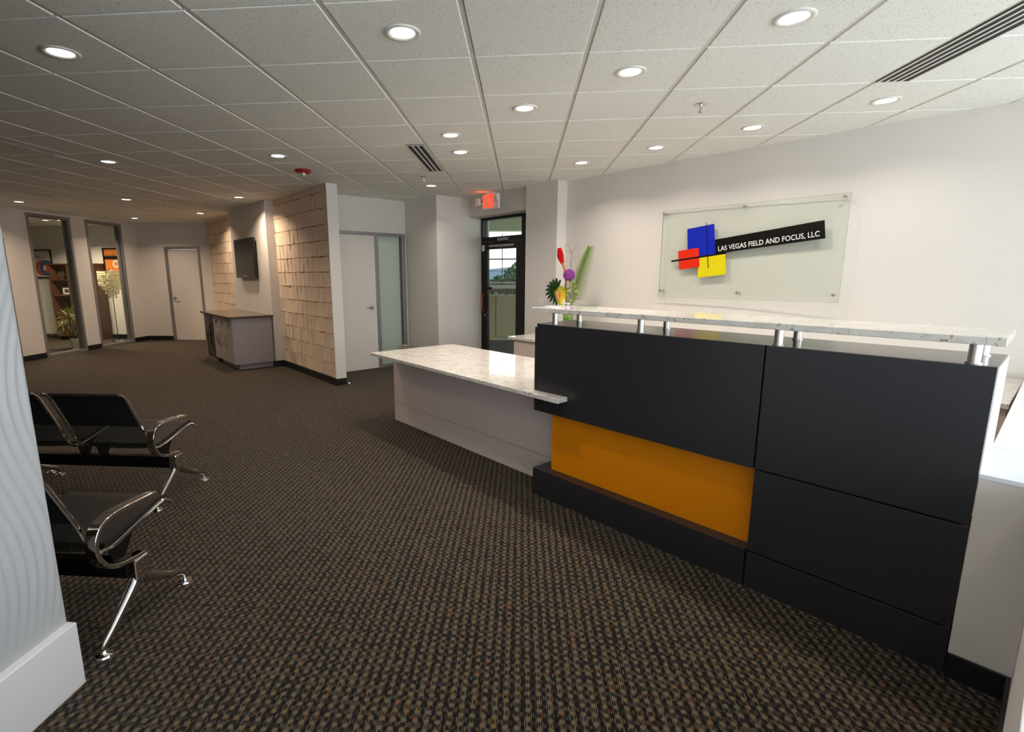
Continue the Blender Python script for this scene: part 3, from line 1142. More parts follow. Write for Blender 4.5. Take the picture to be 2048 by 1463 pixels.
mb.build('door_closer', M_alu, r, bevel=0.004)
MB().tube([(0.62, -0.07, 2.0), (0.36, -0.12, 1.985), (0.26, -0.06, 1.98)], 0.009, 6).build('closer_arm', M_bronze, r)
def pull(parent, x, y0, sgn, m_):
    pth = [(x, y0, 0.92), (x, y0 + sgn * 0.04, 0.915), (x + 0.0, y0 + sgn * 0.055, 0.935), (x, y0 + sgn * 0.055, 1.16), (x, y0 + sgn * 0.04, 1.18), (x, y0, 1.175)]
    MB().tube(pth, 0.012, 8).build('pull_handle', m_, parent, smooth=True)
pull(leaf, 0.085, -0.045, -1, mat('copper_pull', rgb(150, 84, 50), 0.3, metal=0.7))
MB().tube([(0.15, -0.045, 0.93), (0.15, -0.075, 0.925), (0.20, -0.085, 0.94), (0.205, -0.085, 1.16), (0.17, -0.08, 1.185), (0.15, -0.045, 1.185)], 0.010, 8).build('pull_handle', M_bronze, leaf, smooth=True)
o = MB().lathe([(0.0001, 0.008), (0.014, 0.008), (0.016, 0)], n=14).build('lock_cylinder', M_steel, leaf, smooth=True)
o.location = (0.085, -0.045, 0.84); o.rotation_euler = (radians(90), 0, 0)
B(0.045, 0.085, -0.075, -0.045, 1.86, 1.955).build('door_sensor', M_plastic, leaf, bevel=0.004)
B(0.145, 0.24, -0.035, -0.027, 1.255, 1.295).build('latch_plate', M_bronze, leaf)
me = text_mesh('THIS DOOR TO REMAIN UNLOCKED DURING BUSINESS HOURS', 0.034, 0.0005, 'CENTER', 0.92)
place_mesh('door_lettering', me, M_plastic, leaf, (0.465, -0.0462, 1.922), (radians(90), 0, 0), (0.62, 1.25, 1))

_p = em(-7.8, 4.0)
downlight(_p.x, _p.y, 'added unseen downlight in the room behind the frosted sidelight', 0.8)  # unseen downlight added to light the room behind the pane
# ------------------------------------------------------------------ outside the exit door
structure(B(-8, 8, 0, 6, -0.12, -0.02).build('floor_balcony', M_concrete)).matrix_world = Matrix.Translation(em(-6.5, 5.62)) @ Matrix.Rotation(RZ, 4, 'Z')
par = tag(B(-6.0, 3.0, 12.44, 12.62, -0.1, 1.0).build('balcony_parapet', M_concrete, bevel=0.01), 'beige concrete balcony parapet seen through the glass exit door', 'parapet')
for x in (-0.62, 1.8, -3.0):
    B(x - 0.003, x + 0.003, 12.434, 12.441, -0.02, 1.0).build('control_joint', M_joint, par)
t = thing('balcony_railing', 'grey steel railing on top of the balcony parapet, its thin bars standing in for window reflections', 'railing', (-0.9, 12.5, 1.0))
B(-5, 4, -0.03, 0.03, 0.06, 0.14).build('lower_rail', mat('grey_steel_paint', rgb(120, 112, 100), 0.5), t)
B(-5, 4, -0.02, 0.04, 0.15, 0.235).build('upper_rail', M_plastic, t)
B(-5, 4, 0.0, 0.02, 0.272, 0.315).build('pale_bar', M_plastic, t)
for x in (-3.1, -1.87, 0.53, 1.75, 3.0):
    B(x - 0.04, x + 0.04, -0.03, 0.03, 0.0, 0.06).build('rail_post', MATS['grey_steel_paint'], t)
for x in (-2.77, -1.57, 0.43, 1.6, 2.8):  # uprights and upper cross bars stand in for reflected window bars
    B(x - 0.010, x + 0.010, -0.01, 0.01, 0.235, 1.46).build('reflected_mullion', MATS['grey_steel_paint'], t)
for z, h_ in ((0.245, 0.022), (0.345, 0.022), (0.565, 0.010), (0.84, 0.03)):
    B(-5, 4, -0.01, 0.01, z, z + h_).build('cross_bar', MATS['grey_steel_paint'], t)
can = thing('balcony_canopy', 'pale canopy and grey-green beam over the balcony outside the exit', 'canopy', (-1.0, 12.0, 0))
m_beam = mat('sage_grey_beam', rgb(196, 196, 170), 0.7)
pa = MB(); pa.prism([(-4, 0.2), (4, 0.2), (4, 0.6), (-4, 0.6)], 2.50, 2.86); pa.build('fascia_beam', m_beam, can)
pa = MB(); pa.prism([(-3.0, -1.1), (0.2, -4.2), (3, -4.2), (4, 0.2), (-4, 0.2)], 2.86, 2.96); pa.build('canopy_ceiling', M_plastic, can)
# distant ground; hills and trees stand in for reflections in the door glass
structure(B(-200, 200, 14, 260, -6.2, -6.0).build('ground', mat('dry_ground', rgb(176, 178, 150), 0.9, noise_amt=0.2, noise_scale=0.1)))
mb = MB()
pts = []
nx = 60
rr = random.Random(3)
for i in range(nx + 1):
    x = -160 + 320 * i / nx
    h = -6 + 9.4 + 0.5 * sin(i * 0.5) + 0.4 * sin(i * 1.3 + 1)
    pts += [(x, 200, -6.0), (x, 215 + 4 * sin(i), h), (x, 250, -6.0)]
fs = []
for i in range(nx):
    for k in (0, 1):
        fs.append((i * 3 + k, (i + 1) * 3 + k, (i + 1) * 3 + k + 1, i * 3 + k + 1))
mb.add(pts, fs)
tag(mb.build('reflected_ridge', mat('hazy_blue_rock', rgb(120, 132, 140), 0.95, noise_amt=0.1, noise_scale=0.2), smooth=True), 'hazy blue ridge standing in for mountains reflected in the exit door glass', 'mountain')
M_leafd = mat('tree_leaf', rgb(58, 84, 40), 0.7, noise_amt=0.3, noise_scale=3)
M_bark = mat('bark', rgb(90, 70, 50), 0.9)
def tree(x, y, h, label, seed):
    t = thing('tree', label, 'tree', (x, y, -6.0), 0, 'trees standing in for reflections in the door glass')
    rnd = random.Random(seed)
    MB().tube([(0, 0, 0), (0.1, 0, h * 0.4), (0, 0.1, h * 0.7)], [0.22, 0.16, 0.08], 8).build('trunk', M_bark, t)
    mb = MB()
    for k in range(1300):
        th, ph = rnd.uniform(0, 2 * pi), math.acos(rnd.uniform(-1, 1))
        rr_ = rnd.uniform(0.55, 1.0)
        c = Vector((rr_ * h * 0.17 * sin(ph) * cos(th), rr_ * h * 0.17 * sin(ph) * sin(th), h * 0.74 + rr_ * h * 0.26 * cos(ph)))
        s_ = rnd.uniform(0.09, 0.17)
        a_ = Vector((rnd.uniform(-1, 1), rnd.uniform(-1, 1), rnd.uniform(-1, 1))).normalized() * s_
        b_ = a_.cross(Vector((rnd.uniform(-1, 1), rnd.uniform(-1, 1), rnd.uniform(-1, 1)))).normalized() * s_
        mb.add([c - a_, c - b_, c + a_, c + b_], [(0, 1, 2, 3)])
    f_ = mb.build('foliage', M_leafd, t, recalc=False)
    f_['kind'] = 'stuff'
tree(-0.1, 34, 8.3, 'dark green tree standing in for a reflection right in the exit door glass, taller of two', 1)
tree(-1.9, 44, 7.4, 'small dark green tree left of the taller one, standing in for a reflection in the exit door glass', 2)

# ------------------------------------------------------------------ office behind the windows
structure(wall('wall_office_back', (-13.1, 11.45), (XW - 0.13, 11.45), 0.1))
structure(wall('wall_office_left', (-13.0, 6.0), (-13.0, 11.45), 0.1))
structure(wall('wall_office_front', (XW - 0.13, 6.05), (-13.1, 6.05), 0.1))
base('baseboard_office', (-13.0, 11.45), (XW - 0.13, 11.45))
bc = thing('bookcase', 'brown wooden bookcase with open shelves behind the office windows', 'bookcase', (-10.97, 11.10, 0))
BW, BD, BH = 1.095, 0.33, 1.78
B(0, 0.022, 0, BD, 0.0, BH - 0.025).build('side_panel', M_wood, bc)
B(BW - 0.022, BW, 0, BD, 0.0, BH - 0.025).build('side_panel', M_wood, bc)
B(-0.01, BW + 0.01, -0.01, BD, BH - 0.025, BH).build('top_board', M_wood, bc)
B(0.022, BW - 0.022, BD - 0.012, BD, 0.08, BH - 0.025).build('back_panel', M_dwood, bc)
B(0.435, 0.457, 0.004, BD - 0.012, 0.62, BH - 0.025).build('divider', M_wood, bc)
for z in (0.60, 1.035, 1.395):
    B(0.022, BW - 0.022, 0.002, BD - 0.012, z, z + 0.022).build('shelf', M_wood, bc)
for i in range(2):
    for z in (0.09, 0.345):
        o = B(0.024 + i * 0.55, 0.024 + i * 0.55 + 0.54, -0.002, 0.018, z, z + 0.248).build('drawer', M_wood, bc, bevel=0.002)
        MB().lathe([(0.0001, 0.02), (0.012, 0.02), (0.008, 0.0)], n=10).build('knob', M_steel, o).matrix_local = Matrix.Translation((0.024 + i * 0.55 + 0.27, -0.002, z + 0.12)) @ Matrix.Rotation(radians(90), 4, 'X')
B(0.03, BW - 0.03, 0.03, BD - 0.02, 0.0, 0.08).build('plinth', M_dwood, bc)
# round mirror-like ornament and small frames on the shelves
t = thing('round_ornament', 'round sparkling silver ornament on the upper bookcase shelf', 'ornament', (-10.75, 11.19, 1.417))
o = MB().lathe([(0.0001, 0.012), (0.05, 0.012), (0.07, 0.006), (0.092, 0.012), (0.095, 0.0), (0.07, -0.01), (0.0001, -0.012)], n=20).build('dish', M_chrome, t, smooth=True)
o.location = (0, 0, 0.10); o.rotation_euler = (radians(78), 0, 0)
MB().tube([(0, 0.05, 0.0), (0, 0.01, 0.06)], 0.004, 6).build('easel', M_chrome, t)
for k in range(10):
    o = MB().lathe([(0.0001, 0.007), (0.006, 0.0), (0.0001, -0.007)], n=6).build('bead', M_chrome, t)
    o.location = (0.088 * cos(k * pi / 5), -0.012, 0.10 + 0.088 * sin(k * pi / 5))
def frame(x, y, z, w, h, label, m_f, lean=8):
    t = thing('photo_frame', label, 'photo frame', (x, y, z))
    o = MB().box(-w / 2, w / 2, 0, 0.012, 0, 0.022).box(-w / 2, w / 2, 0, 0.012, h - 0.022, h).box(-w / 2, -w / 2 + 0.022, 0, 0.012, 0.022, h - 0.022).box(w / 2 - 0.022, w / 2, 0, 0.012, 0.022, h - 0.022).build('frame_border', m_f, t, bevel=0.002)
    p_ = B(-w / 2 + 0.02, w / 2 - 0.02, 0.006, 0.01, 0.02, h - 0.02).build('mat_board', M_plastic, t)
    q_ = B(-w / 2 + 0.055, w / 2 - 0.055, 0.003, 0.006, 0.05, h - 0.05).build('photo_print', mat('photo_print', rgb(70, 62, 60), 0.5, noise_amt=0.8, noise_scale=45), t)
    MB().tube([(0, 0.012, h * 0.6), (0, 0.07, 0.002)], 0.004, 5).build('stand', m_f, t)
    return t
frame(-10.66, 11.165, 1.057, 0.22, 0.185, 'silver framed photo with a white mat on the lower open shelf', M_chrome)
frame(-10.60, 11.20, 1.417, 0.09, 0.16, 'small dark oval photo frame beside the round ornament', M_gloss)

def poster(name, x, z0, z1, w, label, kind):
    t = thing(name, label, 'poster', (x, 11.45, z0))
    h = z1 - z0
    MB().box(0, w, -0.03, 0, 0, 0.03).box(0, w, -0.03, 0, h - 0.03, h).box(0, 0.03, -0.03, 0, 0.03, h - 0.03).box(w - 0.03, w, -0.03, 0, 0.03, h - 0.03).build('poster_frame', M_gloss, t)
    if kind == 0:
        B(0.03, w - 0.03, -0.012, -0.004, 0.03, h - 0.03).build('paper', mat('poster_white', rgb(214, 208, 196), 0.6), t)
        def ring(cx, cz, ro, ri, m_, yy, nm):
            mb = MB(); n = 40
            pts = []
            for k in range(n):
                a_ = 2 * pi * k / n
                for rr_ in (ro, ri):
                    pts.append((min(cx + rr_ * cos(a_), w - 0.031), yy, cz + rr_ * sin(a_)))
            fs = [(2 * k, 2 * ((k + 1) % n), 2 * ((k + 1) % n) + 1, 2 * k + 1) for k in range(n)]
            mb.add(pts, fs)
            mb.build(nm, m_, t)
        ring(0.30, 0.235, 0.185, 0.09, mat('poster_red', rgb(196, 62, 24), 0.6), -0.0130, 'red_ring')
        ring(0.41, 0.235, 0.185, 0.09, mat('poster_blue', rgb(20, 84, 130), 0.6), -0.0136, 'blue_ring')
        for body, zz in (('the jesus', 0.50), ('and mary chain', 0.46)):
            me = text_mesh(body, 0.045, 0.0003)
            place_mesh('poster_text', me, M_gloss, t, (0.13, -0.0135, zz), (radians(90), 0, 0))
        for xx_ in (0.13, 0.22, 0.44):
            me = text_mesh('live in concert' if xx_ < .4 else 'one night', 0.014, 0.0002)
            place_mesh('poster_text', me, M_gloss, t, (xx_ if xx_ < .2 else xx_, -0.0135, 0.585), (radians(90), 0, 0))
    else:
        B(0.03, w - 0.03, -0.012, -0.004, 0.03, h - 0.03).build('paper', mat('poster_orange', rgb(216, 118, 20), 0.6), t)
        B(0.03, w - 0.03, -0.0135, -0.012, h - 0.265, h - 0.185).build('dark_stripe', M_gloss, t)
        me = text_mesh('new order', 0.062, 0.0003)
        place_mesh('poster_text', me, M_gloss, t, (0.045, -0.0135, h - 0.175), (radians(90), 0, 0))
        me = text_mesh('saturday', 0.02, 0.0003)
        place_mesh('poster_text', me, M_gloss, t, (0.045, -0.0135, h - 0.085), (radians(90), 0, 0))
        mb = MB(); n = 40; pts = []
        for k in range(n):
            a_ = 2 * pi * k / n
            for rr_ in (0.09, 0.05):
                pts.append((0.30 + rr_ * cos(a_), -0.0132, h - 0.37 + rr_ * sin(a_)))
        mb.add(pts, [(2 * k, 2 * ((k + 1) % n), 2 * ((k + 1) % n) + 1, 2 * k + 1) for k in range(n)])
        mb.build('cream_ring', MATS.get('poster_white') or M_plastic, t)
poster('framed_poster', -11.75, 1.45, 2.115, 0.57, 'black framed white poster with red and blue rings beside the bookcase', 0)
poster('framed_poster', -9.86, 1.50, 2.14, 0.56, 'black framed orange poster with a dark stripe above the shell lamp', 1)

# shell floor lamp
t = thing('floor_lamp', 'floor lamp with a tiered capiz shell shade behind the second office window', 'lamp', (-9.36, 10.98, 0))
MB().lathe([(0.0001, 0.022), (0.05, 0.02), (0.14, 0.012), (0.145, 0)], n=28).build('lamp_base', M_chrome, t, smooth=True)
MB().tube([(0, 0, 0.01), (0, 0, 1.66)], 0.008, 8).build('pole', M_gloss, t, smooth=True)
MB().lathe([(0.235, 1.605), (0.24, 1.61), (0.24, 1.617), (0.235, 1.62)], n=28).build('shade_ring', M_chrome, t)
M_shell = mat('capiz_shell', rgb(214, 202, 160), 0.35, noise_amt=0.15, noise_scale=25)
rnd = random.Random(4)
mb = MB()
for rad, zlow in ((0.235, 1.30), (0.185, 1.20), (0.13, 1.10), (0.075, 1.02)):
    nn = int(2 * pi * rad / 0.052)
    for k in range(nn):
        a_ = 2 * pi * k / nn
        z = 1.60
        while z > zlow:
            c = Vector((rad * cos(a_), rad * sin(a_), z - 0.025))
            tw = a_ + rnd.uniform(-0.5, 0.5)
            tx = Vector((-sin(tw), cos(tw), 0)); tz_ = Vector((rnd.uniform(-.15, .15), rnd.uniform(-.15, .15), 1)).normalized()
            mb.add([c + tx * 0.024 * cos(q * pi / 4) + tz_ * 0.024 * sin(q * pi / 4) for q in range(8)], [tuple(range(8))])
            z -= 0.047
o = mb.build('shell_shade', M_shell, t, recalc=False)
o['kind'] = 'stuff'

# potted plant
t = thing('potted_plant', 'spiky dracaena in a white pot behind the first office window', 'potted plant', (-9.28, 9.76, 0))
MB().lathe([(0.0001, 0.0), (0.075, 0.0), (0.09, 0.22), (0.082, 0.22), (0.078, 0.18), (0.0001, 0.18)], n=24).build('pot', M_plastic, t, smooth=True)
rnd = random.Random(9)
mbs = MB(); mbl = MB()
stems = [((0, 0), (-0.10, 0.02, 0.58)), ((0.01, 0.01), (0.08, 0.0, 0.66)), ((-0.02, 0), (-0.02, -0.06, 0.74)), ((0, -0.02), (-0.22, 0.0, 0.50)), ((0.01, 0), (0.02, 0.08, 0.5))]
for (sx, sy), (tx, ty, tz1) in stems:
    mbs.tube([(sx, sy, 0.18), (sx * 0.5 + tx * 0.4, sy + ty * 0.4, 0.35), (tx, ty, tz1)], [0.012, 0.010, 0.008], 6)
    for k in range(44):
        a_ = rnd.uniform(0, 2 * pi); el = rnd.uniform(-0.3, 1.35); ln = rnd.uniform(0.22, 0.38)
        base_p = Vector((tx, ty, tz1 - rnd.uniform(0, 0.10)))
        dr = Vector((cos(a_) * cos(el), sin(a_) * cos(el), sin(el)))
        side = dr.cross(Vector((0, 0, 1)))
        side = side.normalized() * 0.009 if side.length > 1e-3 else Vector((0.009, 0, 0))
        pts = []
        for q in range(5):
            s_ = q / 4
            c = base_p + dr * ln * s_ + Vector((0, 0, -0.16 * s_ * s_ * (1.1 - el / 2)))
            w_ = (0.7 + 0.6 * s_) if s_ < 0.5 else 2 * (1 - s_) + 0.02
            pts += [c - side * w_, c + side * w_]
        mbl.add(pts, [(2 * q, 2 * q + 1, 2 * q + 3, 2 * q + 2) for q in range(4)])
mbs.build('stem', M_bark, t, smooth=True)
o = mbl.build('leaf_crown', mat('dracaena_leaf', rgb(122, 126, 48), 0.5, noise_amt=0.4, noise_scale=12), t, recalc=False)
o['kind'] = 'stuff'

# ------------------------------------------------------------------ television, switch plates
a = em(-10.07, 2.77)
t = thing('television', 'black flat screen television hanging above the grey cabinet', 'television', (a.x, a.y, 0), RZ)
B(0, 1.10, -0.075, -0.035, 1.45, 2.12).build('tv_bezel', M_gloss, t, bevel=0.004)
B(0.035, 1.065, -0.0775, -0.0745, 1.515, 2.085).build('screen', M_screen, t)
B(0.3, 0.8, -0.035, 0, 1.6, 1.95).build('wall_mount', M_gloss, t)
B(0.45, 0.65, -0.0775, -0.074, 1.475, 1.487).build('logo_strip', M_steel, t)
def plate(name, e_, m_, z, w, h, rz, n, label, kind):
    a = em(e_, m_)
    t = thing(name, label, 'switch' if kind == 's' else 'outlet', (a.x, a.y, z), rz)
    B(-w / 2, w / 2, -0.006, 0, -h / 2, h / 2).build('cover_plate', M_plastic, t, bevel=0.002)
    for i in range(n):
        cx = (-w / 2) + w * (i + 0.5) / n
        if kind == 's':
            B(cx - 0.016, cx + 0.016, -0.010, -0.006, -0.032, 0.032).build('rocker', M_plastic, t, bevel=0.002)
        else:
            for zz in (-0.02, 0.02):
                B(cx - 0.012, cx + 0.012, -0.0085, -0.006, zz - 0.012, zz + 0.012).build('socket', M_white, t)
                B(cx - 0.006, cx - 0.003, -0.0088, -0.0084, zz - 0.005, zz + 0.006).build('slot', M_gloss, t)
                B(cx + 0.003, cx + 0.006, -0.0088, -0.0084, zz - 0.005, zz + 0.006).build('slot', M_gloss, t)
    return t
plate('light_switch', -9.84, 2.77, 1.03, 0.075, 0.12, RZ, 1, 'white switch plate on the wall under the television', 's')
plate('wall_outlet', -4.61, 5.055, 1.127, 0.21, 0.115, RZ, 3, 'white triple outlet plate on the column behind the flowers', 'o')

# ------------------------------------------------------------------ grey cabinet with drinks fridge
a = em(-8.52, 2.14)
t = thing('sideboard_cabinet', 'grey laminate cabinet with three drawers and arched pulls under the television', 'cabinet', (a.x, a.y, 0), RZ)
B(-1.155, 0, 0.02, 0.615, 0.095, 0.825).build('cabinet_body', M_cab, t)
B(-1.10, -0.08, 0.09, 0.62, 0, 0.095).build('toe_kick', M_cab, t)
for i in range(3):
    x1 = -0.0 - i * 0.385
    x0 = x1 - 0.382
    d_ = B(x0, x1 - 0.003, 0, 0.02, 0.645, 0.820).build('drawer', M_cab, t, bevel=0.0015)
    mb = MB()
    cxx = (x0 + x1) / 2
    mb.tube([(cxx - 0.055, 0.0, 0.745), (cxx - 0.045, -0.025, 0.745), (cxx + 0.045, -0.025, 0.745), (cxx + 0.055, 0.0, 0.745)], [0.012, 0.014, 0.014, 0.012], 8, sq=(1.0, 1.0))
    mb.build('drawer_pull', M_steel, d_, smooth=True)
    dd = B(x0, x1 - 0.003, 0, 0.02, 0.10, 0.640).build('door', M_cab, t, bevel=0.0015)
    hx = {0: x0 + 0.05, 1: x0 + 0.05, 2: x1 - 0.05}[i]
    path = [(hx, 0.0, 0.34), (hx, -0.015, 0.36), (hx, -0.034, 0.42), (hx, -0.042, 0.475), (hx, -0.034, 0.53), (hx, -0.015, 0.59), (hx, 0.0, 0.61)]
    MB().tube(path, 0.007, 8).build('door_pull', M_steel, dd, smooth=True)
fr = thing('drinks_fridge', 'undercounter fridge with a dark glass door at the far end of the cabinet', 'fridge', (em(-9.69, 2.14).x, em(-9.69, 2.14).y, 0), RZ)
B(-0.58, -0.02, 0.04, 0.62, 0.06, 0.80).build('fridge_body', M_gloss, fr)
B(-0.58, -0.02, 0.0, 0.04, 0.10, 0.80).build('door', M_gloss, fr, bevel=0.003)
B(-0.58, -0.02, -0.01, 0.05, 0.0, 0.06).build('kick_grille', M_steel, fr)
MB().tube([(-0.06, 0, 0.3), (-0.06, -0.035, 0.32), (-0.06, -0.035, 0.66), (-0.06, 0, 0.68)], 0.008, 8).build('door_handle', M_gloss, fr, smooth=True)
B(-0.62, -0.585, -0.0, 0.615, 0.0, 0.825).build('end_panel', M_cab, fr)
a = em(-10.33, 2.085)
tag(B(0, 1.89, 0, 0.683, 0.827, 0.862).build('cabinet_worktop', M_cabtop, None, bevel=0.004), 'polished brown worktop on the grey cabinet', 'worktop')
wt = D.objects['cabinet_worktop']; wt.location = (a.x, a.y, 0); wt.rotation_euler = (0, 0, RZ)
# door stop
t = thing('door_stop', 'small chrome door stop on the base of the stone tile wall end', 'door stop', (-2.39, 6.67, 0.035), radians(45))
MB().tube([(0, -0.01, 0), (0.0, -0.06, 0)], 0.006, 8).build('stop_rod', M_chrome, t)
MB().tube([(0, -0.06, 0), (0, -0.075, 0)], 0.012, 10).build('stop_tip', M_plastic, t)

# ------------------------------------------------------------------ reception desk
t = thing('reception_desk', 'charcoal reception desk with a recessed amber panel', 'desk', DA, DR)
LD = 2.131
B(0.03, LD - 0.02, 0.02, 0.41, 0.605, 1.160).build('desk_carcass', M_joint, t)
B(1.40, LD - 0.02, 0.02, 0.41, 0.0, 0.605).build('desk_carcass', M_joint, t)
B(0.0, 0.026, 0.0, 0.41, 0.60, 1.1598).build('end_panel', M_lam, t, bevel=0.001)
g = 0.004
B(0.030, 1.400 - g, 0.0, 0.02, 0.60, 1.181).build('front_panel', M_lam, t, bevel=0.001)
B(1.400 + g, LD - 0.0, 0.0, 0.02, 0.600 + g, 1.181).build('front_panel', M_lam, t, bevel=0.001)
B(1.400 + g, LD - 0.0, 0.0, 0.02, 0.187 + g, 0.600 - g).build('front_panel', M_lam, t, bevel=0.001)
B(1.400 + g, LD - 0.0, 0.0, 0.02, 0.0, 0.187 - g).build('front_panel', M_lam, t, bevel=0.001)
B(0.0, LD, 0.0202, 0.415, 1.160, 1.181).build('desk_top', M_lamtop, t)
B(0.0, 1.400 - g, 0.0, 0.19, 0.0, 0.190).build('plinth', M_lam, t, bevel=0.001)
tag_o = B(0.10, 1.40, 0.075, 0.095, 0.190, 0.600).build('amber_panel', M_orange, t)
B(0.10, 1.40, 0.095, 0.40, 0.190, 0.600).build('desk_carcass', M_white, t)
B(LD, LD + 0.004, 0.0, 0.415, 0.80, 1.181).build('side_panel', M_white, t)
B(0.12, 1.85, 0.43, 1.0, 0.71, 0.74).build('inner_worktop', M_white, t)
o = MB().tube([(0, 0, 0), (0, 0.03, 0)], 0.02, 14).build('cable_grommet', M_gloss, t, smooth=True)
o.location = (2.10, 0.415, 1.05)
tag(MB().lathe([(0.0001, 0.03), (0.02, 0.028), (0.032, 0.012), (0.03, 0.0), (0.0001, 0.0)], n=16).build('cord_reel', M_plastic, None, smooth=True), 'small white rounded fitting on the back of the desk at its right end', 'fitting')
o = D.objects['cord_reel']; pz = desk(2.10, 0.415, 0.86); o.location = pz; o.rotation_euler = (radians(-90), 0, DR)

# raised granite shelf on steel posts
t = thing('transaction_counter', 'raised white granite transaction shelf on steel posts over the desk', 'counter', desk(0, 0, 0), DR)
mb = MB(); mb.prism([(-0.075, 0.045), (2.142, 0.012), (2.142, 0.385), (-0.075, 0.40)], 1.252, 1.281)
mb.build('granite_slab', M_granite, t, bevel=0.003)
for k, (u_, n_) in enumerate([(0.123, 0.055), (0.735, 0.06), (1.430, 0.06), (2.066, 0.055), (0.10, 0.33), (0.735, 0.335), (1.42, 0.335), (2.066, 0.33)]):
    p_ = MB().tube([(u_, n_, 1.1812), (u_, n_, 1.2518)], 0.0185, 20).build('steel_post', M_steel, t, smooth=True)
    MB().lathe([(0.0001, 1.1813), (0.024, 1.1813), (0.024, 1.1855), (0.0186, 1.1858)], cx=u_, cy=n_, n=20).build('post_foot', M_steel, p_, smooth=True)

# ------------------------------------------------------------------ island return
t = thing('island_base', 'pale mauve panelled return cabinet under the long granite worktop', 'cabinet')
pl_, ps_, pr_ = Vector((-1.309, 5.049)), Vector((-0.782, 4.488)), Vector((0.095, 3.622))
dirv = (pr_ - pl_).normalized(); nrm = Vector((-dirv.y, dirv.x))
prx = pr_ + dirv * 0.295
mb = MB()
inn = [pl_ + nrm * 0.012 + dirv * 0.005, prx + nrm * 0.012, prx + nrm * 0.30, Vector((0.50, 4.08)), Vector((-0.70, 5.30)), pl_ + nrm * 0.70 + dirv * 0.03]
inn[4] = pl_ + nrm * 0.70 + dirv * 0.02
inn = inn[:2] + [Vector(P2(desk(0.09, 0.45))), Vector(P2(desk(0.05, 0.95))), pl_ + nrm * 0.70 + dirv * 0.005]
mb.prism([tuple(p) for p in inn], 0.0, 0.708)
mb.build('cabinet_body', mat('tan_joint', rgb(150, 132, 112), 0.7), t)
def strip(a, b, za, zb, off0=0.0, off1=0.012):
    mb = MB()
    q = [a + nrm * off0, b + nrm * off0, b + nrm * off1, a + nrm * off1]
    mb.prism([tuple(p) for p in q], za, zb)
    return mb.build('front_panel', M_mauve, t, bevel=0.0008)
gj = 0.0022
# front panels follow the two seams of the photo
s1 = pl_ + dirv * (ps_ - pl_).dot(dirv)
strip(pl_, s1 - dirv * gj, 0.195 + gj, 0.708)
strip(pl_, s1 - dirv * gj, 0.0, 0.195 - gj)
strip(s1 + dirv * gj, prx, 0.195 + gj, 0.708)
strip(s1 + dirv * gj, prx, 0.0, 0.195 - gj)
q = [pl_, pl_ + nrm * 0.70, pl_ + nrm * 0.70 + dirv * 0.012, pl_ + nrm * 0.012 + dirv * 0.012]
mb = MB(); mb.prism([tuple(p) for p in q], 0, 0.708); mb.build('end_panel', M_mauve, t)
top = [(-1.49, 4.851), (0.229, 3.05), (0.295, 3.119), P2(desk(-0.002, -0.002)), P2(desk(-0.002, 0.425)), (0.58, 4.14), (-0.754, 5.516)]
mb = MB(); mb.prism(top, 0.711, 0.740)
tag(mb.build('granite_worktop', M_granite, None, bevel=0.003), 'long low white granite worktop sticking out to the left of the desk', 'worktop')

# ------------------------------------------------------------------ credenza along the curved wall
t = thing('back_counter', 'white granite counter on a pale cabinet along the wall behind the desk', 'counter', em(0, 0), RZ)
mb = MB(); mb.prism([(-4.53, 4.30), (-0.19, 4.21), (-0.19, 5.28), (-0.8, 5.245), (-2.2, 5.195), (-3.7, 5.195), (-4.425, 5.2), (-4.425, 5.045), (-4.53, 5.045)], 0.708, 0.740)
mb.build('granite_slab', M_granite, t, bevel=0.003)
mb = MB(); mb.prism([(-4.46, 4.34), (-0.20, 4.25), (-0.20, 5.2), (-2.2, 5.18), (-4.40, 5.19), (-4.40, 5.04), (-4.46, 5.04)], 0.0, 0.708)
mb.build('cabinet_body', M_mauve, t)
for i in range(6):
    xa = -4.44 + i * 0.70; xb = xa + 0.695
    ya = 4.34 - (xa + 4.46) * 0.1 / 4.66; yb = 4.34 - (xb + 4.46) * 0.1 / 4.66
    mb = MB(); mb.prism([(xa, ya - 0.018), (xb, yb - 0.018), (xb, yb - 0.001), (xa, ya - 0.001)], 0.1, 0.70)
    mb.build('door', M_mauve, t, bevel=0.001)

# wire waste bin
wbp = em(-6.67, 4.15)
t = thing('waste_bin', 'grey wire mesh waste bin by the frosted sidelight behind the island', 'bin', (wbp.x, wbp.y, 0))
MB().lathe([(0.118, 0.392), (0.124, 0.396), (0.124, 0.404), (0.118, 0.408), (0.113, 0.400), (0.118, 0.392)], n=28).build('rim', M_steel, t, smooth=True)
mb = MB()
for k in range(36):
    a_ = 2 * pi * k / 36
    mb.tube([(0.09 * cos(a_), 0.09 * sin(a_), 0.004), (0.118 * cos(a_), 0.118 * sin(a_), 0.398)], 0.0016, 4)
for q in range(14):
    z = 0.02 + q * 0.028; r_ = 0.09 + 0.028 * z / 0.4
    mb.tube([(r_ * cos(2 * pi * k / 24), r_ * sin(2 * pi * k / 24), z) for k in range(25)], 0.0013, 4, caps=False)
o = mb.build('wire_mesh', M_steel, t); o['kind'] = 'stuff'
MB().disc(0.09, 0.004, n=24).build('bin_floor', M_steel, t)

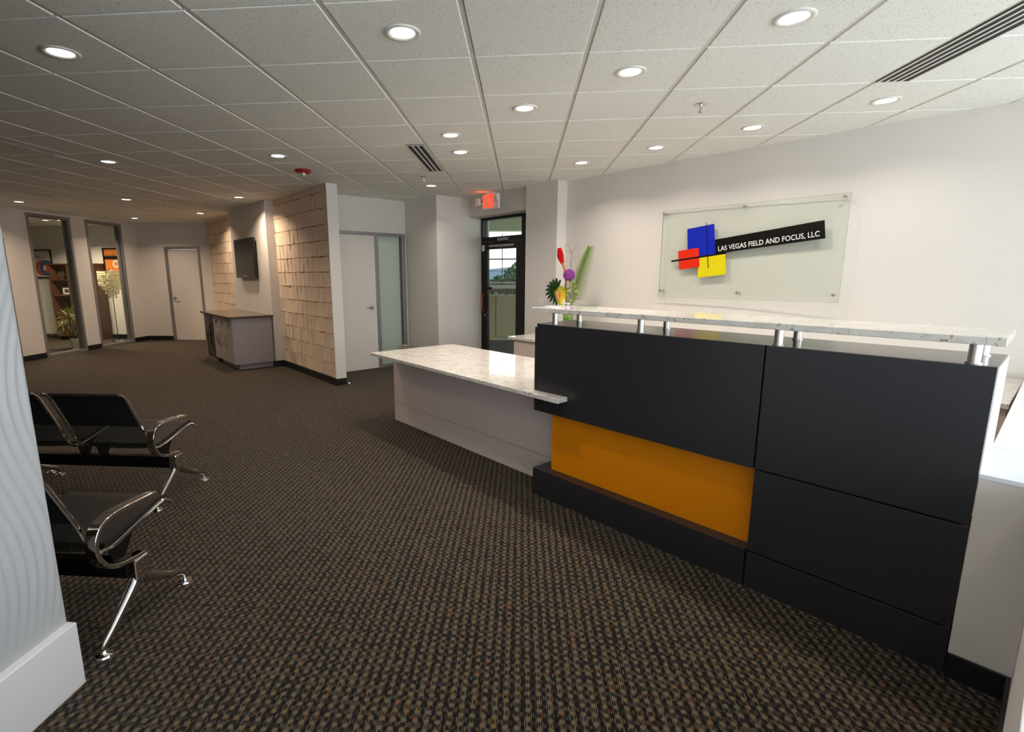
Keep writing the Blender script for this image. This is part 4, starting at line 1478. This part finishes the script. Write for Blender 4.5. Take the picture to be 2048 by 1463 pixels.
# ------------------------------------------------------------------ glass company sign
a = em(-3.027, 5.168)
t = thing('company_sign', 'clear glass company sign with blue, red and yellow squares on the curved wall', 'sign', (a.x, a.y, 0), RZ)
SW = 1.685
B(0, SW, -0.004, 0.004, 1.246, 2.150).build('glass_panel', M_signglass, t)
M_edge = mat('glass_edge_green', rgb(132, 150, 138), 0.2)
for (xa_, xb_, za_, zb_) in ((-0.001, SW + 0.001, 1.2452, 1.2462), (-0.001, SW + 0.001, 2.1498, 2.1508), (-0.0012, -0.0002, 1.246, 2.15), (SW + 0.0002, SW + 0.0012, 1.246, 2.15)):
    B(xa_, xb_, -0.0043, 0.0043, za_, zb_).build('glass_edge', M_edge, t)
# graphic lies on the front face, turned by six and a half degrees
def rpt(cx, cz, x, z, a_=radians(6.6)):
    return (cx + x * cos(a_) - z * sin(a_), cz + x * sin(a_) + z * cos(a_))
def quadp(name, p, m_, y_):
    mb = MB()
    pts = [(x, y_, z) for x, z in p] + [(x, y_ + 0.0008, z) for x, z in p]
    mb.add(pts, [(0, 1, 2, 3), (7, 6, 5, 4), (0, 4, 5, 1), (1, 5, 6, 2), (2, 6, 7, 3), (3, 7, 4, 0)])
    return mb.build(name, m_, t)
ox = 3.027
def E_(e_, z):
    return (e_ + ox, z)
M_sb = mat('sign_blue', rgb(8, 34, 172), 0.35); M_sr = mat('sign_red', rgb(222, 42, 12), 0.35); M_sy = mat('sign_yellow', rgb(222, 206, 12), 0.35); M_sk = mat('sign_black', rgb(14, 12, 12), 0.3)
quadp('blue_rectangle', [E_(-2.715, 1.655), E_(-2.432, 1.690), E_(-2.463, 1.984), E_(-2.742, 1.951)], M_sb, -0.0065)
quadp('yellow_square', [E_(-2.600, 1.452), E_(-2.311, 1.488), E_(-2.330, 1.690), E_(-2.590, 1.655)], M_sy, -0.0058)
quadp('red_square', [E_(-2.803, 1.538), E_(-2.582, 1.563), E_(-2.607, 1.758), E_(-2.828, 1.731)], M_sr, -0.0074)
quadp('black_banner', [E_(-2.447, 1.688), E_(-1.490, 1.790), E_(-1.511, 1.944), E_(-2.452, 1.828)], M_sk, -0.0062)
quadp('thin_black_bar', [E_(-2.897, 1.617), E_(-2.32, 1.688), E_(-2.32, 1.703), E_(-2.899, 1.635)], M_sk, -0.0084)
quadp('thin_vertical_bar', [E_(-2.493, 1.548), E_(-2.486, 1.548), E_(-2.541, 1.998), E_(-2.548, 1.998)], M_sk, -0.0084)
me = text_mesh('LAS VEGAS FIELD AND FOCUS, LLC', 0.0635, 0.0003, 'LEFT', 1.0)
wdt = max(v.co.x for v in me.vertices) - min(v.co.x for v in me.vertices)
o = place_mesh('sign_lettering', me, M_plastic, t, (E_(-2.405, 0)[0], -0.0072, 1.7145), (radians(90), radians(-6.35), 0), (0.872 / wdt, 1.05, 1))
for (e_, z) in ((-3.002, 2.125), (-2.186, 2.125), (-1.382, 2.123), (-2.998, 1.315), (-2.185, 1.310), (-1.383, 1.309)):
    o = MB().lathe([(0.0001, 0.022), (0.010, 0.021), (0.0135, 0.016), (0.0135, 0.006), (0.009, 0.004), (0.009, -0.045), (0.0001, -0.045)], n=18).build('standoff_bolt', M_steel, t, smooth=True)
    o.location = (e_ + ox, 0, z); o.rotation_euler = (radians(90), 0, 0)

# ------------------------------------------------------------------ flower arrangement
vp = em(-4.0, 4.80)
t = thing('flower_vase', 'tall glass vase of tropical flowers with a red ginger and palm leaf', 'flower vase', (vp.x, vp.y, 0.740), RZ)
# local: x -> e (right in the picture), y -> m (away), z up from counter
MB().lathe([(0.0001, 0.0), (0.058, 0.0), (0.062, 0.01), (0.066, 0.40), (0.063, 0.40), (0.058, 0.015), (0.0001, 0.012)], n=32).build('vase', M_glass, t, smooth=True)
M_green = mat('leaf_green', rgb(126, 156, 30), 0.35, noise_amt=0.35, noise_scale=14)
mb = MB()
for k in range(7):
    a0 = k * 0.9
    mb.band([(0, 0), (0, 0)], 0.01, 0.01) if False else None
    pts = []
    for q in range(13):
        s_ = q / 12
        an = a0 + s_ * 2.4
        for w_ in (-0.035, 0.035):
            zc = 0.03 + s_ * 0.34 + w_
            pts.append((0.055 * cos(an), 0.055 * sin(an), max(0.015, zc)))
    mb.add(pts, [(2 * q, 2 * q + 1, 2 * q + 3, 2 * q + 2) for q in range(12)])
mb.build('wrapped_leaf', M_green, t, recalc=False)
M_stem = mat('stem_green', rgb(92, 110, 40), 0.5)
def fl(px_, py_):
    """picture pixel -> local x,z on the arrangement plane (scale ~ 165 px/m there)"""
    return px_, py_
# red ginger
M_gred = mat('ginger_red', rgb(214, 22, 10), 0.4, noise_amt=0.25, noise_scale=30)
MB().tube(smooth_poly([(-0.02, 0, 0.36), (-0.035, 0, 0.55), (-0.045, 0, 0.70), (-0.065, 0, 0.80), (-0.105, 0, 0.885)], 4), [0.008 + 0.008 * i / 16 for i in range(17)], 8).build('ginger_stem', mat('ginger_stem', rgb(190, 110, 50), 0.5), t, smooth=True)
mb = MB()
rnd = random.Random(2)
for lv in range(17):
    s_ = lv / 16
    c = Vector((-0.105 - 0.075 * s_ + 0.02 * s_ * s_, 0, 0.885 + 0.165 * s_))
    axd = Vector((-0.075 + 0.04 * s_, 0, 0.165)).normalized()
    rad = 0.016 + 0.017 * sin(pi * (0.10 + 0.84 * s_))
    for k in range(7):
        an = 2 * pi * (k / 7 + 0.5 * (lv % 2) / 7)
        out = Vector((cos(an) * axd.z, sin(an), -cos(an) * axd.x)).normalized()
        flare = rnd.uniform(1.0, 1.55)
        ti = c + out * (rad * flare) + axd * 0.020
        sd = axd.cross(out).normalized() * (0.010 + rad * 0.15)
        mb.add([c + out * rad * 0.25 - axd * 0.012, c + out * rad * 0.85 + sd, ti, c + out * rad * 0.85 - sd, c + out * rad * 0.45 + axd * 0.016], [(0, 1, 2), (0, 2, 3), (1, 4, 2), (2, 4, 3)])
mb.build('ginger_flower', M_gred, t, recalc=False)
# curly willow twigs
M_twig = mat('twig_brown', rgb(110, 78, 60), 0.7)
mb = MB()
def px2(*pp):
    return smooth_poly([((p_[0] - 1135) / 171.0, 0.02, 0.397 + (608 - p_[1]) / 171.0) for p_ in pp], 6)
tw = px2((1135, 600), (1135, 560), (1136, 524), (1138.5, 506), (1133, 499), (1130, 489), (1134, 482))
mb.tube(tw, [0.0042 - 0.0032 * i / (len(tw) - 1) for i in range(len(tw))], 5)
mb.tube(px2((1138, 505), (1131, 502), (1123, 500), (1120, 494), (1124, 489), (1129, 488)), 0.0013, 4)
mb.tube(px2((1138, 506), (1141, 499), (1147, 494.5), (1156, 495)), 0.0012, 4)
mb.tube(px2((1138, 507), (1141, 510.5), (1146, 513), (1151, 513)), 0.0013, 4)
mb.build('curly_twig', M_twig, t)
# palm frond
M_palm = mat('palm_green', rgb(92, 122, 40), 0.45, noise_amt=0.3, noise_scale=10)
def qb(p0, p1, p2, s):
    return p0 * (1 - s) ** 2 + p1 * 2 * s * (1 - s) + p2 * s * s
p0, p1, p2 = Vector((0.02, 0.02, 0.34)), Vector((0.055, 0.08, 0.72)), Vector((0.205, 0.10, 1.06))
mb = MB()
mb.tube([qb(p0, p1, p2, s / 10) for s in range(11)], [0.006 - 0.0045 * s / 10 for s in range(11)], 6)
for k in range(36):
    s_ = 0.14 + 0.85 * k / 35
    c = qb(p0, p1, p2, s_)
    tg = (qb(p0, p1, p2, min(1, s_ + .02)) - qb(p0, p1, p2, s_ - .02)).normalized()
    ln = 0.165 * (sin(pi * min(1, s_ * 0.70 + 0.20))) ** 0.6 + 0.03
    for sd in (-1, 1):
        dr = (Vector((sd * 1.0, 0.15, 0)) + tg * (0.35 + 0.9 * s_)).normalized()
        if sd < 0:
            dr = (Vector((-0.85, 0.1, 0)) + tg * (0.5 + 0.9 * s_)).normalized()
        wv_ = dr.cross(Vector((0, 1, 0))).normalized() * 0.0085
        pts = []
        for q in range(5):
            r_ = q / 4
            cc = c + dr * ln * (0.85 if sd < 0 else 1.0) * r_ + Vector((0, 0, -0.060 * r_ * r_))
            ww = (1 - r_) ** 0.6 * 1.0 + 0.05
            pts += [cc - wv_ * ww * 0.7, cc + wv_ * ww * 0.7]
        mb.add(pts, [(2 * q, 2 * q + 1, 2 * q + 3, 2 * q + 2) for q in range(4)])
mb.build('palm_leaf', M_palm, t, recalc=False)
# monstera leaf
M_mon = mat('monstera_green', rgb(30, 62, 24), 0.3, noise_amt=0.3, noise_scale=12)
mb = MB()
hub = Vector((-0.135, -0.04, 0.560))
tips = [(204, 0.19, .042), (188, 0.21, .040), (171, 0.21, .042), (154, 0.21, .044), (137, 0.20, .046), (119, 0.195, .050), (99, 0.19, .050), (78, 0.17, .048), (222, 0.18, .042), (242, 0.165, .042), (262, 0.17, .044), (284, 0.16, .044)]
for ang, ln, wd in tips:
    if ang in (15, -5): continue
    a_ = radians(ang)
    dr = Vector((cos(a_), -0.25, sin(a_))).normalized()
    sd = Vector((-sin(a_), 0, cos(a_)))
    prof = [(0.0, 0.25), (0.25, 0.62), (0.5, 0.5), (0.75, 0.52), (0.92, 0.36), (1.0, 0.04)]
    pts = []
    for s_, w_ in prof:
        c = hub + dr * ln * s_ + Vector((0, 0.05 * s_ * s_, -0.03 * s_ * s_))
        pts += [c - sd * wd * w_ * 0.85, c + Vector((0, -0.006, 0)), c + sd * wd * w_ * 0.85]
    fs = []
    for q in range(len(prof) - 1):
        for j in (0, 1):
            fs.append((q * 3 + j, q * 3 + j + 1, (q + 1) * 3 + j + 1, (q + 1) * 3 + j))
    mb.add(pts, fs)
pts = [hub + Vector((0, 0.002, 0))]
for k in range(20):
    a_ = 2 * pi * k / 20
    rr_ = 0.078 if 60 < math.degrees(a_) < 300 else 0.045
    pts.append(hub + Vector((rr_ * cos(a_), -0.25 * 0.1 + 0.01, rr_ * sin(a_))))
mb.add(pts, [(0, k + 1, (k + 1) % 20 + 1) for k in range(20)])
mb.build('monstera_leaf', M_mon, t, recalc=False, smooth=True)
MB().tube([(0, 0, 0.3), tuple(hub)], 0.005, 6).build('leaf_stalk', M_stem, t)
# anthurium
def anth_mat():
    m = D.materials.new('anthurium')
    m.use_nodes = True
    N, L = nodes_of(m)
    p = N['Principled BSDF']
    p.inputs['Roughness'].default_value = 0.22
    uvn = N.new('ShaderNodeTexCoord')
    s_ = N.new('ShaderNodeSeparateXYZ')
    L.new(uvn.outputs['UV'], s_.inputs[0])
    r = N.new('ShaderNodeValToRGB')
    e = r.color_ramp.elements
    e[0].position = 0.0; e[0].color = rgb(226, 140, 92)
    e[1].position = 1.0; e[1].color = rgb(140, 160, 30)
    k = e.new(0.4); k.color = rgb(224, 176, 60)
    k = e.new(0.7); k.color = rgb(190, 180, 40)
    L.new(s_.outputs['X'], r.inputs[0])
    L.new(r.outputs[0], p.inputs['Base Color'])
    return m
mb = MB()
ac = Vector((-0.055, -0.10, 0.505))
axl = Vector((0.50, -0.15, -0.85)).normalized()      # towards the tip, down right
axw = Vector((0.85, 0.0, 0.50)).normalized()
pts = [ac]; uvs = [(0, 0)]
ring_n = 40
for lv in (0.35, 0.7, 1.0):
    for k in range(ring_n):
        a_ = 2 * pi * k / ring_n
        lx = (-cos(a_) * 0.125 + 0.045 * max(0, cos(a_)) ** 8 + 0.02 * max(0, -cos(a_)) ** 6) * lv
        ly = sin(a_) * abs(sin(a_)) ** 0.15 * 0.092 * (1 + 0.38 * cos(a_)) * lv
        c = ac + axl * (lx + 0.0) + axw * ly + Vector((0, -0.03 * lv * lv * sin(a_ * 2 + 1), 0))
        pts.append(c); uvs.append((lv, 0))
fs = [(0, 1 + k, 1 + (k + 1) % ring_n) for k in range(ring_n)]
for lv in (0, 1):
    for k in range(ring_n):
        a0 = 1 + lv * ring_n
        fs.append((a0 + k, a0 + ring_n + k, a0 + ring_n + (k + 1) % ring_n, a0 + (k + 1) % ring_n))
mb.add(pts, fs, uvs)
mb.build('anthurium_flower', anth_mat(), t, recalc=False, smooth=True)
MB().tube([tuple(ac - axl * 0.05 + Vector((0, -0.02, 0))), tuple(ac + axl * 0.05 + Vector((0, -0.04, 0)))], [0.009, 0.006], 8).build('anthurium_spadix', mat('spadix_pink', rgb(232, 130, 110), 0.5), t, smooth=True)
# purple bloom
mb = MB()
rnd = random.Random(5)
pc = Vector((0.045, -0.05, 0.745))
for k in range(520):
    z = 1 - 2 * (k + 0.5) / 520
    an = k * 2.39996
    n_ = Vector((sqrt(1 - z * z) * cos(an), sqrt(1 - z * z) * sin(an), z))
    c = pc + n_ * 0.064
    s_ = 0.0065
    a_ = n_.orthogonal().normalized(); b_ = n_.cross(a_)
    ti = c + n_ * rnd.uniform(0.004, 0.012)
    mb.add([c + a_ * s_, c + b_ * s_, c - a_ * s_, c - b_ * s_, ti], [(0, 1, 4), (1, 2, 4), (2, 3, 4), (3, 0, 4)])
mb.build('purple_bloom', mat('bloom_purple', rgb(150, 62, 150), 0.6, noise_amt=0.4, noise_scale=60), t, recalc=False)
MB().tube([(0.01, 0, 0.35), (0.04, -0.03, 0.69)], 0.005, 6).build('bloom_stem', M_stem, t)
# eucalyptus
M_euc = mat('eucalyptus_leaf', rgb(150, 166, 100), 0.5, noise_amt=0.2, noise_scale=20)
mb = MB()
for (x0, z0) in ((0.10, 0.60), (0.14, 0.55), (0.17, 0.60), (0.12, 0.49), (0.05, 0.55), (0.19, 0.54), (0.11, 0.44), (0.14, 0.65), (0.07, 0.68), (0.02, 0.60)):
    for k in range(4):
        a_ = rnd.uniform(0, 2 * pi)
        c = Vector((x0 + 0.022 * cos(a_), -0.06 + rnd.uniform(-.02, .02), z0 + 0.022 * sin(a_)))
        nn_ = Vector((rnd.uniform(-.5, .5), -1, rnd.uniform(-.5, .5))).normalized()
        u_ = nn_.orthogonal().normalized(); v_ = nn_.cross(u_)
        mb.add([c + u_ * 0.021 * cos(q * pi / 4) + v_ * 0.018 * sin(q * pi / 4) for q in range(8)], [tuple(range(8))])
    mb.tube([(0.03, -0.02, 0.34), (x0 * 0.7, -0.05, z0 - 0.07), (x0, -0.058, z0)], 0.0022, 4)
mb.build('eucalyptus_spray', M_euc, t, recalc=False)

# things on the raised shelf
pz = desk(0.07, 0.22, 1.2812)
t = thing('card_holder', 'small white card holder on the raised shelf in front of the flowers', 'card holder', pz, DR)
B(-0.028, 0.028, -0.012, 0.012, 0, 0.003).build('holder_base', M_plastic, t)
B(-0.022, -0.015, -0.003, 0.003, 0.003, 0.022).build('holder_leg', M_plastic, t)
B(0.015, 0.022, -0.003, 0.003, 0.003, 0.022).build('holder_leg', M_plastic, t)
B(-0.032, 0.032, -0.006, 0.006, 0.022, 0.028).build('card_tray', M_plastic, t)
pz = desk(-0.02, 0.18, 1.2812)
t = tag(B(-0.045, 0.045, -0.025, 0.025, 0, 0.004).build('business_cards', M_plastic), 'flat white cards at the left end of the raised shelf', 'cards')
t.location = pz; t.rotation_euler = (0, 0, DR - 0.3)
pz = desk(0.24, 0.25, 1.2812)
t = tag(MB().lathe([(0.0001, 0.0), (0.03, 0.0), (0.045, 0.005), (0.070, 0.014), (0.073, 0.017), (0.069, 0.018), (0.045, 0.009), (0.0001, 0.004)], n=28).build('glass_bowl', M_glass, None, smooth=True), 'shallow clear glass bowl on the raised shelf right of the vase', 'bowl')
t.location = pz

# ------------------------------------------------------------------ beam seating
def bench(x_end, y_front, label):
    t = thing('beam_seat', label, 'bench', (x_end, y_front, 0), 0, 'two-seat airport benches in the waiting area')
    # local: x from 0 (right end) to negative, y 0 = rear foot, +y is the side the seats face
    def leg(x, nm='leg_stand'):
        mb = MB()
        mb.box(x - 0.028, x + 0.028, 0.185, 0.265, 0.20, 0.302)
        o = mb.build(nm, M_chrome, t, bevel=0.010, seg=3)
        mb = MB()
        mb.tube([(x, 0.215, 0.215), (x, 0.190, 0.185), (x, 0.08, 0.095), (x, 0.015, 0.042), (x, 0.002, 0.024), (x, 0.002, 0.014)], [0.030, 0.027, 0.020, 0.017, 0.013, 0.009], 12, sq=(0.8, 1.0))
        mb.tube([(x, 0.235, 0.215), (x, 0.270, 0.180), (x, 0.38, 0.112), (x, 0.475, 0.066), (x, 0.498, 0.045), (x, 0.500, 0.014)], [0.030, 0.027, 0.020, 0.016, 0.013, 0.009], 12, sq=(0.8, 1.0))
        mb.build('leg', M_chrome, o, smooth=True)
        for yy in (0.002, 0.500):
            MB().lathe([(0.0001, 0.020), (0.010, 0.018), (0.014, 0.010), (0.030, 0.006), (0.033, 0.0), (0.0001, 0.0)], cx=x, cy=yy, n=24).build('foot_disc', M_chrome, o, smooth=True)
    leg(0.0); leg(-1.165)
    B(-1.19, -0.02, 0.20, 0.25, 0.205, 0.285).build('beam', M_blackmetal, t, bevel=0.004)
    armp = smooth_poly([(0.255, 0.303), (0.19, 0.312), (0.12, 0.325), (0.06, 0.355), (0.024, 0.41), (0.018, 0.47), (0.045, 0.525), (0.11, 0.548), (0.20, 0.547), (0.29, 0.540), (0.345, 0.535), (0.365, 0.528)], 4)
    for x in (0.0, -1.165):
        w = [0.040 + 0.010 * sin(pi * i / (len(armp) - 1)) for i in range(len(armp))]
        th = [0.018 if i < len(armp) - 3 else 0.014 for i in range(len(armp))]
        mb = MB(); mb.band(armp, w, th)
        o = mb.build('armrest', M_chrome, t, smooth=True, bevel=0.006, seg=3)
        o.location = (x, 0, 0)
    prof = smooth_poly([(-0.128, 0.792), (-0.105, 0.785), (-0.075, 0.752), (-0.045, 0.69), (0.02, 0.55), (0.055, 0.46), (0.085, 0.405), (0.13, 0.378), (0.19, 0.378), (0.30, 0.400), (0.40, 0.422), (0.465, 0.434), (0.505, 0.428), (0.535, 0.405)], 5)
    for i, (xa, xb) in enumerate(((-0.555, -0.055), (-1.13, -0.63))):
        s_ = D.objects.new('seat_unit', None)
        # perforated shell
        L_ = [0.0]
        for k in range(1, len(prof)):
            L_.append(L_[-1] + hypot(prof[k][0] - prof[k - 1][0], prof[k][1] - prof[k - 1][1]))
        pts, uvs, fs = [], [], []
        for k, (yy, zz) in enumerate(prof):
            for q in range(5):
                xx_ = xa + (xb - xa) * q / 4
                bow = 0.012 * (1 - (q / 2 - 1) ** 2)
                nx_ = -bow if L_[k] < 0.45 else 0
                pts.append((xx_, yy + nx_, zz - (bow if L_[k] >= 0.45 else 0))); uvs.append((xx_ + 3, L_[k]))
        for k in range(len(prof) - 1):
            for q in range(4):
                fs.append((k * 5 + q, k * 5 + q + 1, (k + 1) * 5 + q + 1, (k + 1) * 5 + q))
        mb = MB(); mb.add(pts, fs, uvs)
        sh = mb.build('seat_shell', M_perf, t, smooth=True, recalc=False)
        for xr in (xa, xb):
            MB().tube([(xr, yy, zz) for yy, zz in prof], 0.0095, 8).build('side_rail', M_chrome, sh, smooth=True)
        # pads on the sitting side
        def pad(k0, k1, nm, off=0.012, thick=0.020):
            pts = []; n = 0
            ks = list(range(k0, k1 + 1))
            for side in (0, 1):
                for k in ks:
                    a_ = Vector(prof[max(k - 1, 0)]); b_ = Vector(prof[min(k + 1, len(prof) - 1)])
                    d_ = (b_ - a_).normalized(); nn_ = Vector((-d_.y, d_.x))
                    c = Vector(prof[k]) + nn_ * (0.004 if side == 0 else off + thick * (1 if k0 < k < k1 else 0.2) * 0.6)
                    for xx_ in (xa + 0.012, xb - 0.012):
                        pts.append((xx_, c.x, c.y))
            m_ = len(ks)
            fs = []
            for k in range(m_ - 1):
                a0 = 2 * k
                fs.append((a0, a0 + 1, a0 + 3, a0 + 2))
                b0 = 2 * m_ + 2 * k
                fs.append((b0, b0 + 2, b0 + 3, b0 + 1))
                fs.append((a0, a0 + 2, b0 + 2, b0))
                fs.append((a0 + 1, b0 + 1, b0 + 3, a0 + 3))
            fs.append((0, 2 * m_, 2 * m_ + 1, 1)); e0 = 2 * (m_ - 1)
            fs.append((e0, e0 + 1, 2 * m_ + e0 + 1, 2 * m_ + e0))
            mb = MB(); mb.add(pts, fs)
            mb.build(nm, M_pad, t, smooth=True)
        pad(36, 61, 'seat_pad')
        pad(6, 20, 'back_pad')
        D.objects.remove(s_)
        # bracket from beam to seat
        for xc in (xa + 0.03, xb - 0.03):
            mb = MB()
            mb.add([(xc - 0.004, 0.17, 0.372), (xc - 0.004, 0.34, 0.402), (xc - 0.004, 0.27, 0.30), (xc - 0.004, 0.25, 0.275), (xc - 0.004, 0.20, 0.275),
                    (xc + 0.004, 0.17, 0.372), (xc + 0.004, 0.34, 0.402), (xc + 0.004, 0.27, 0.30), (xc + 0.004, 0.25, 0.275), (xc + 0.004, 0.20, 0.275)],
                   [(0, 1, 2, 3, 4), (9, 8, 7, 6, 5), (0, 5, 6, 1), (1, 6, 7, 2), (2, 7, 8, 3), (3, 8, 9, 4), (4, 9, 5, 0)])
            mb.build('seat_bracket', M_blackmetal, t)
    return t
b1 = bench(-1.655, 1.66, 'nearest black and chrome waiting bench beside the white wavy wall')
b2 = copy_tree(b1)
b2.location = (-2.345, 2.885, 0)
b2['label'] = 'second waiting bench, its chrome arm facing the middle of the floor'
b3 = copy_tree(b1)
b3.location = (-3.62, 2.925, 0)
b3['label'] = 'waiting bench half hidden at the far left end of the second bench'
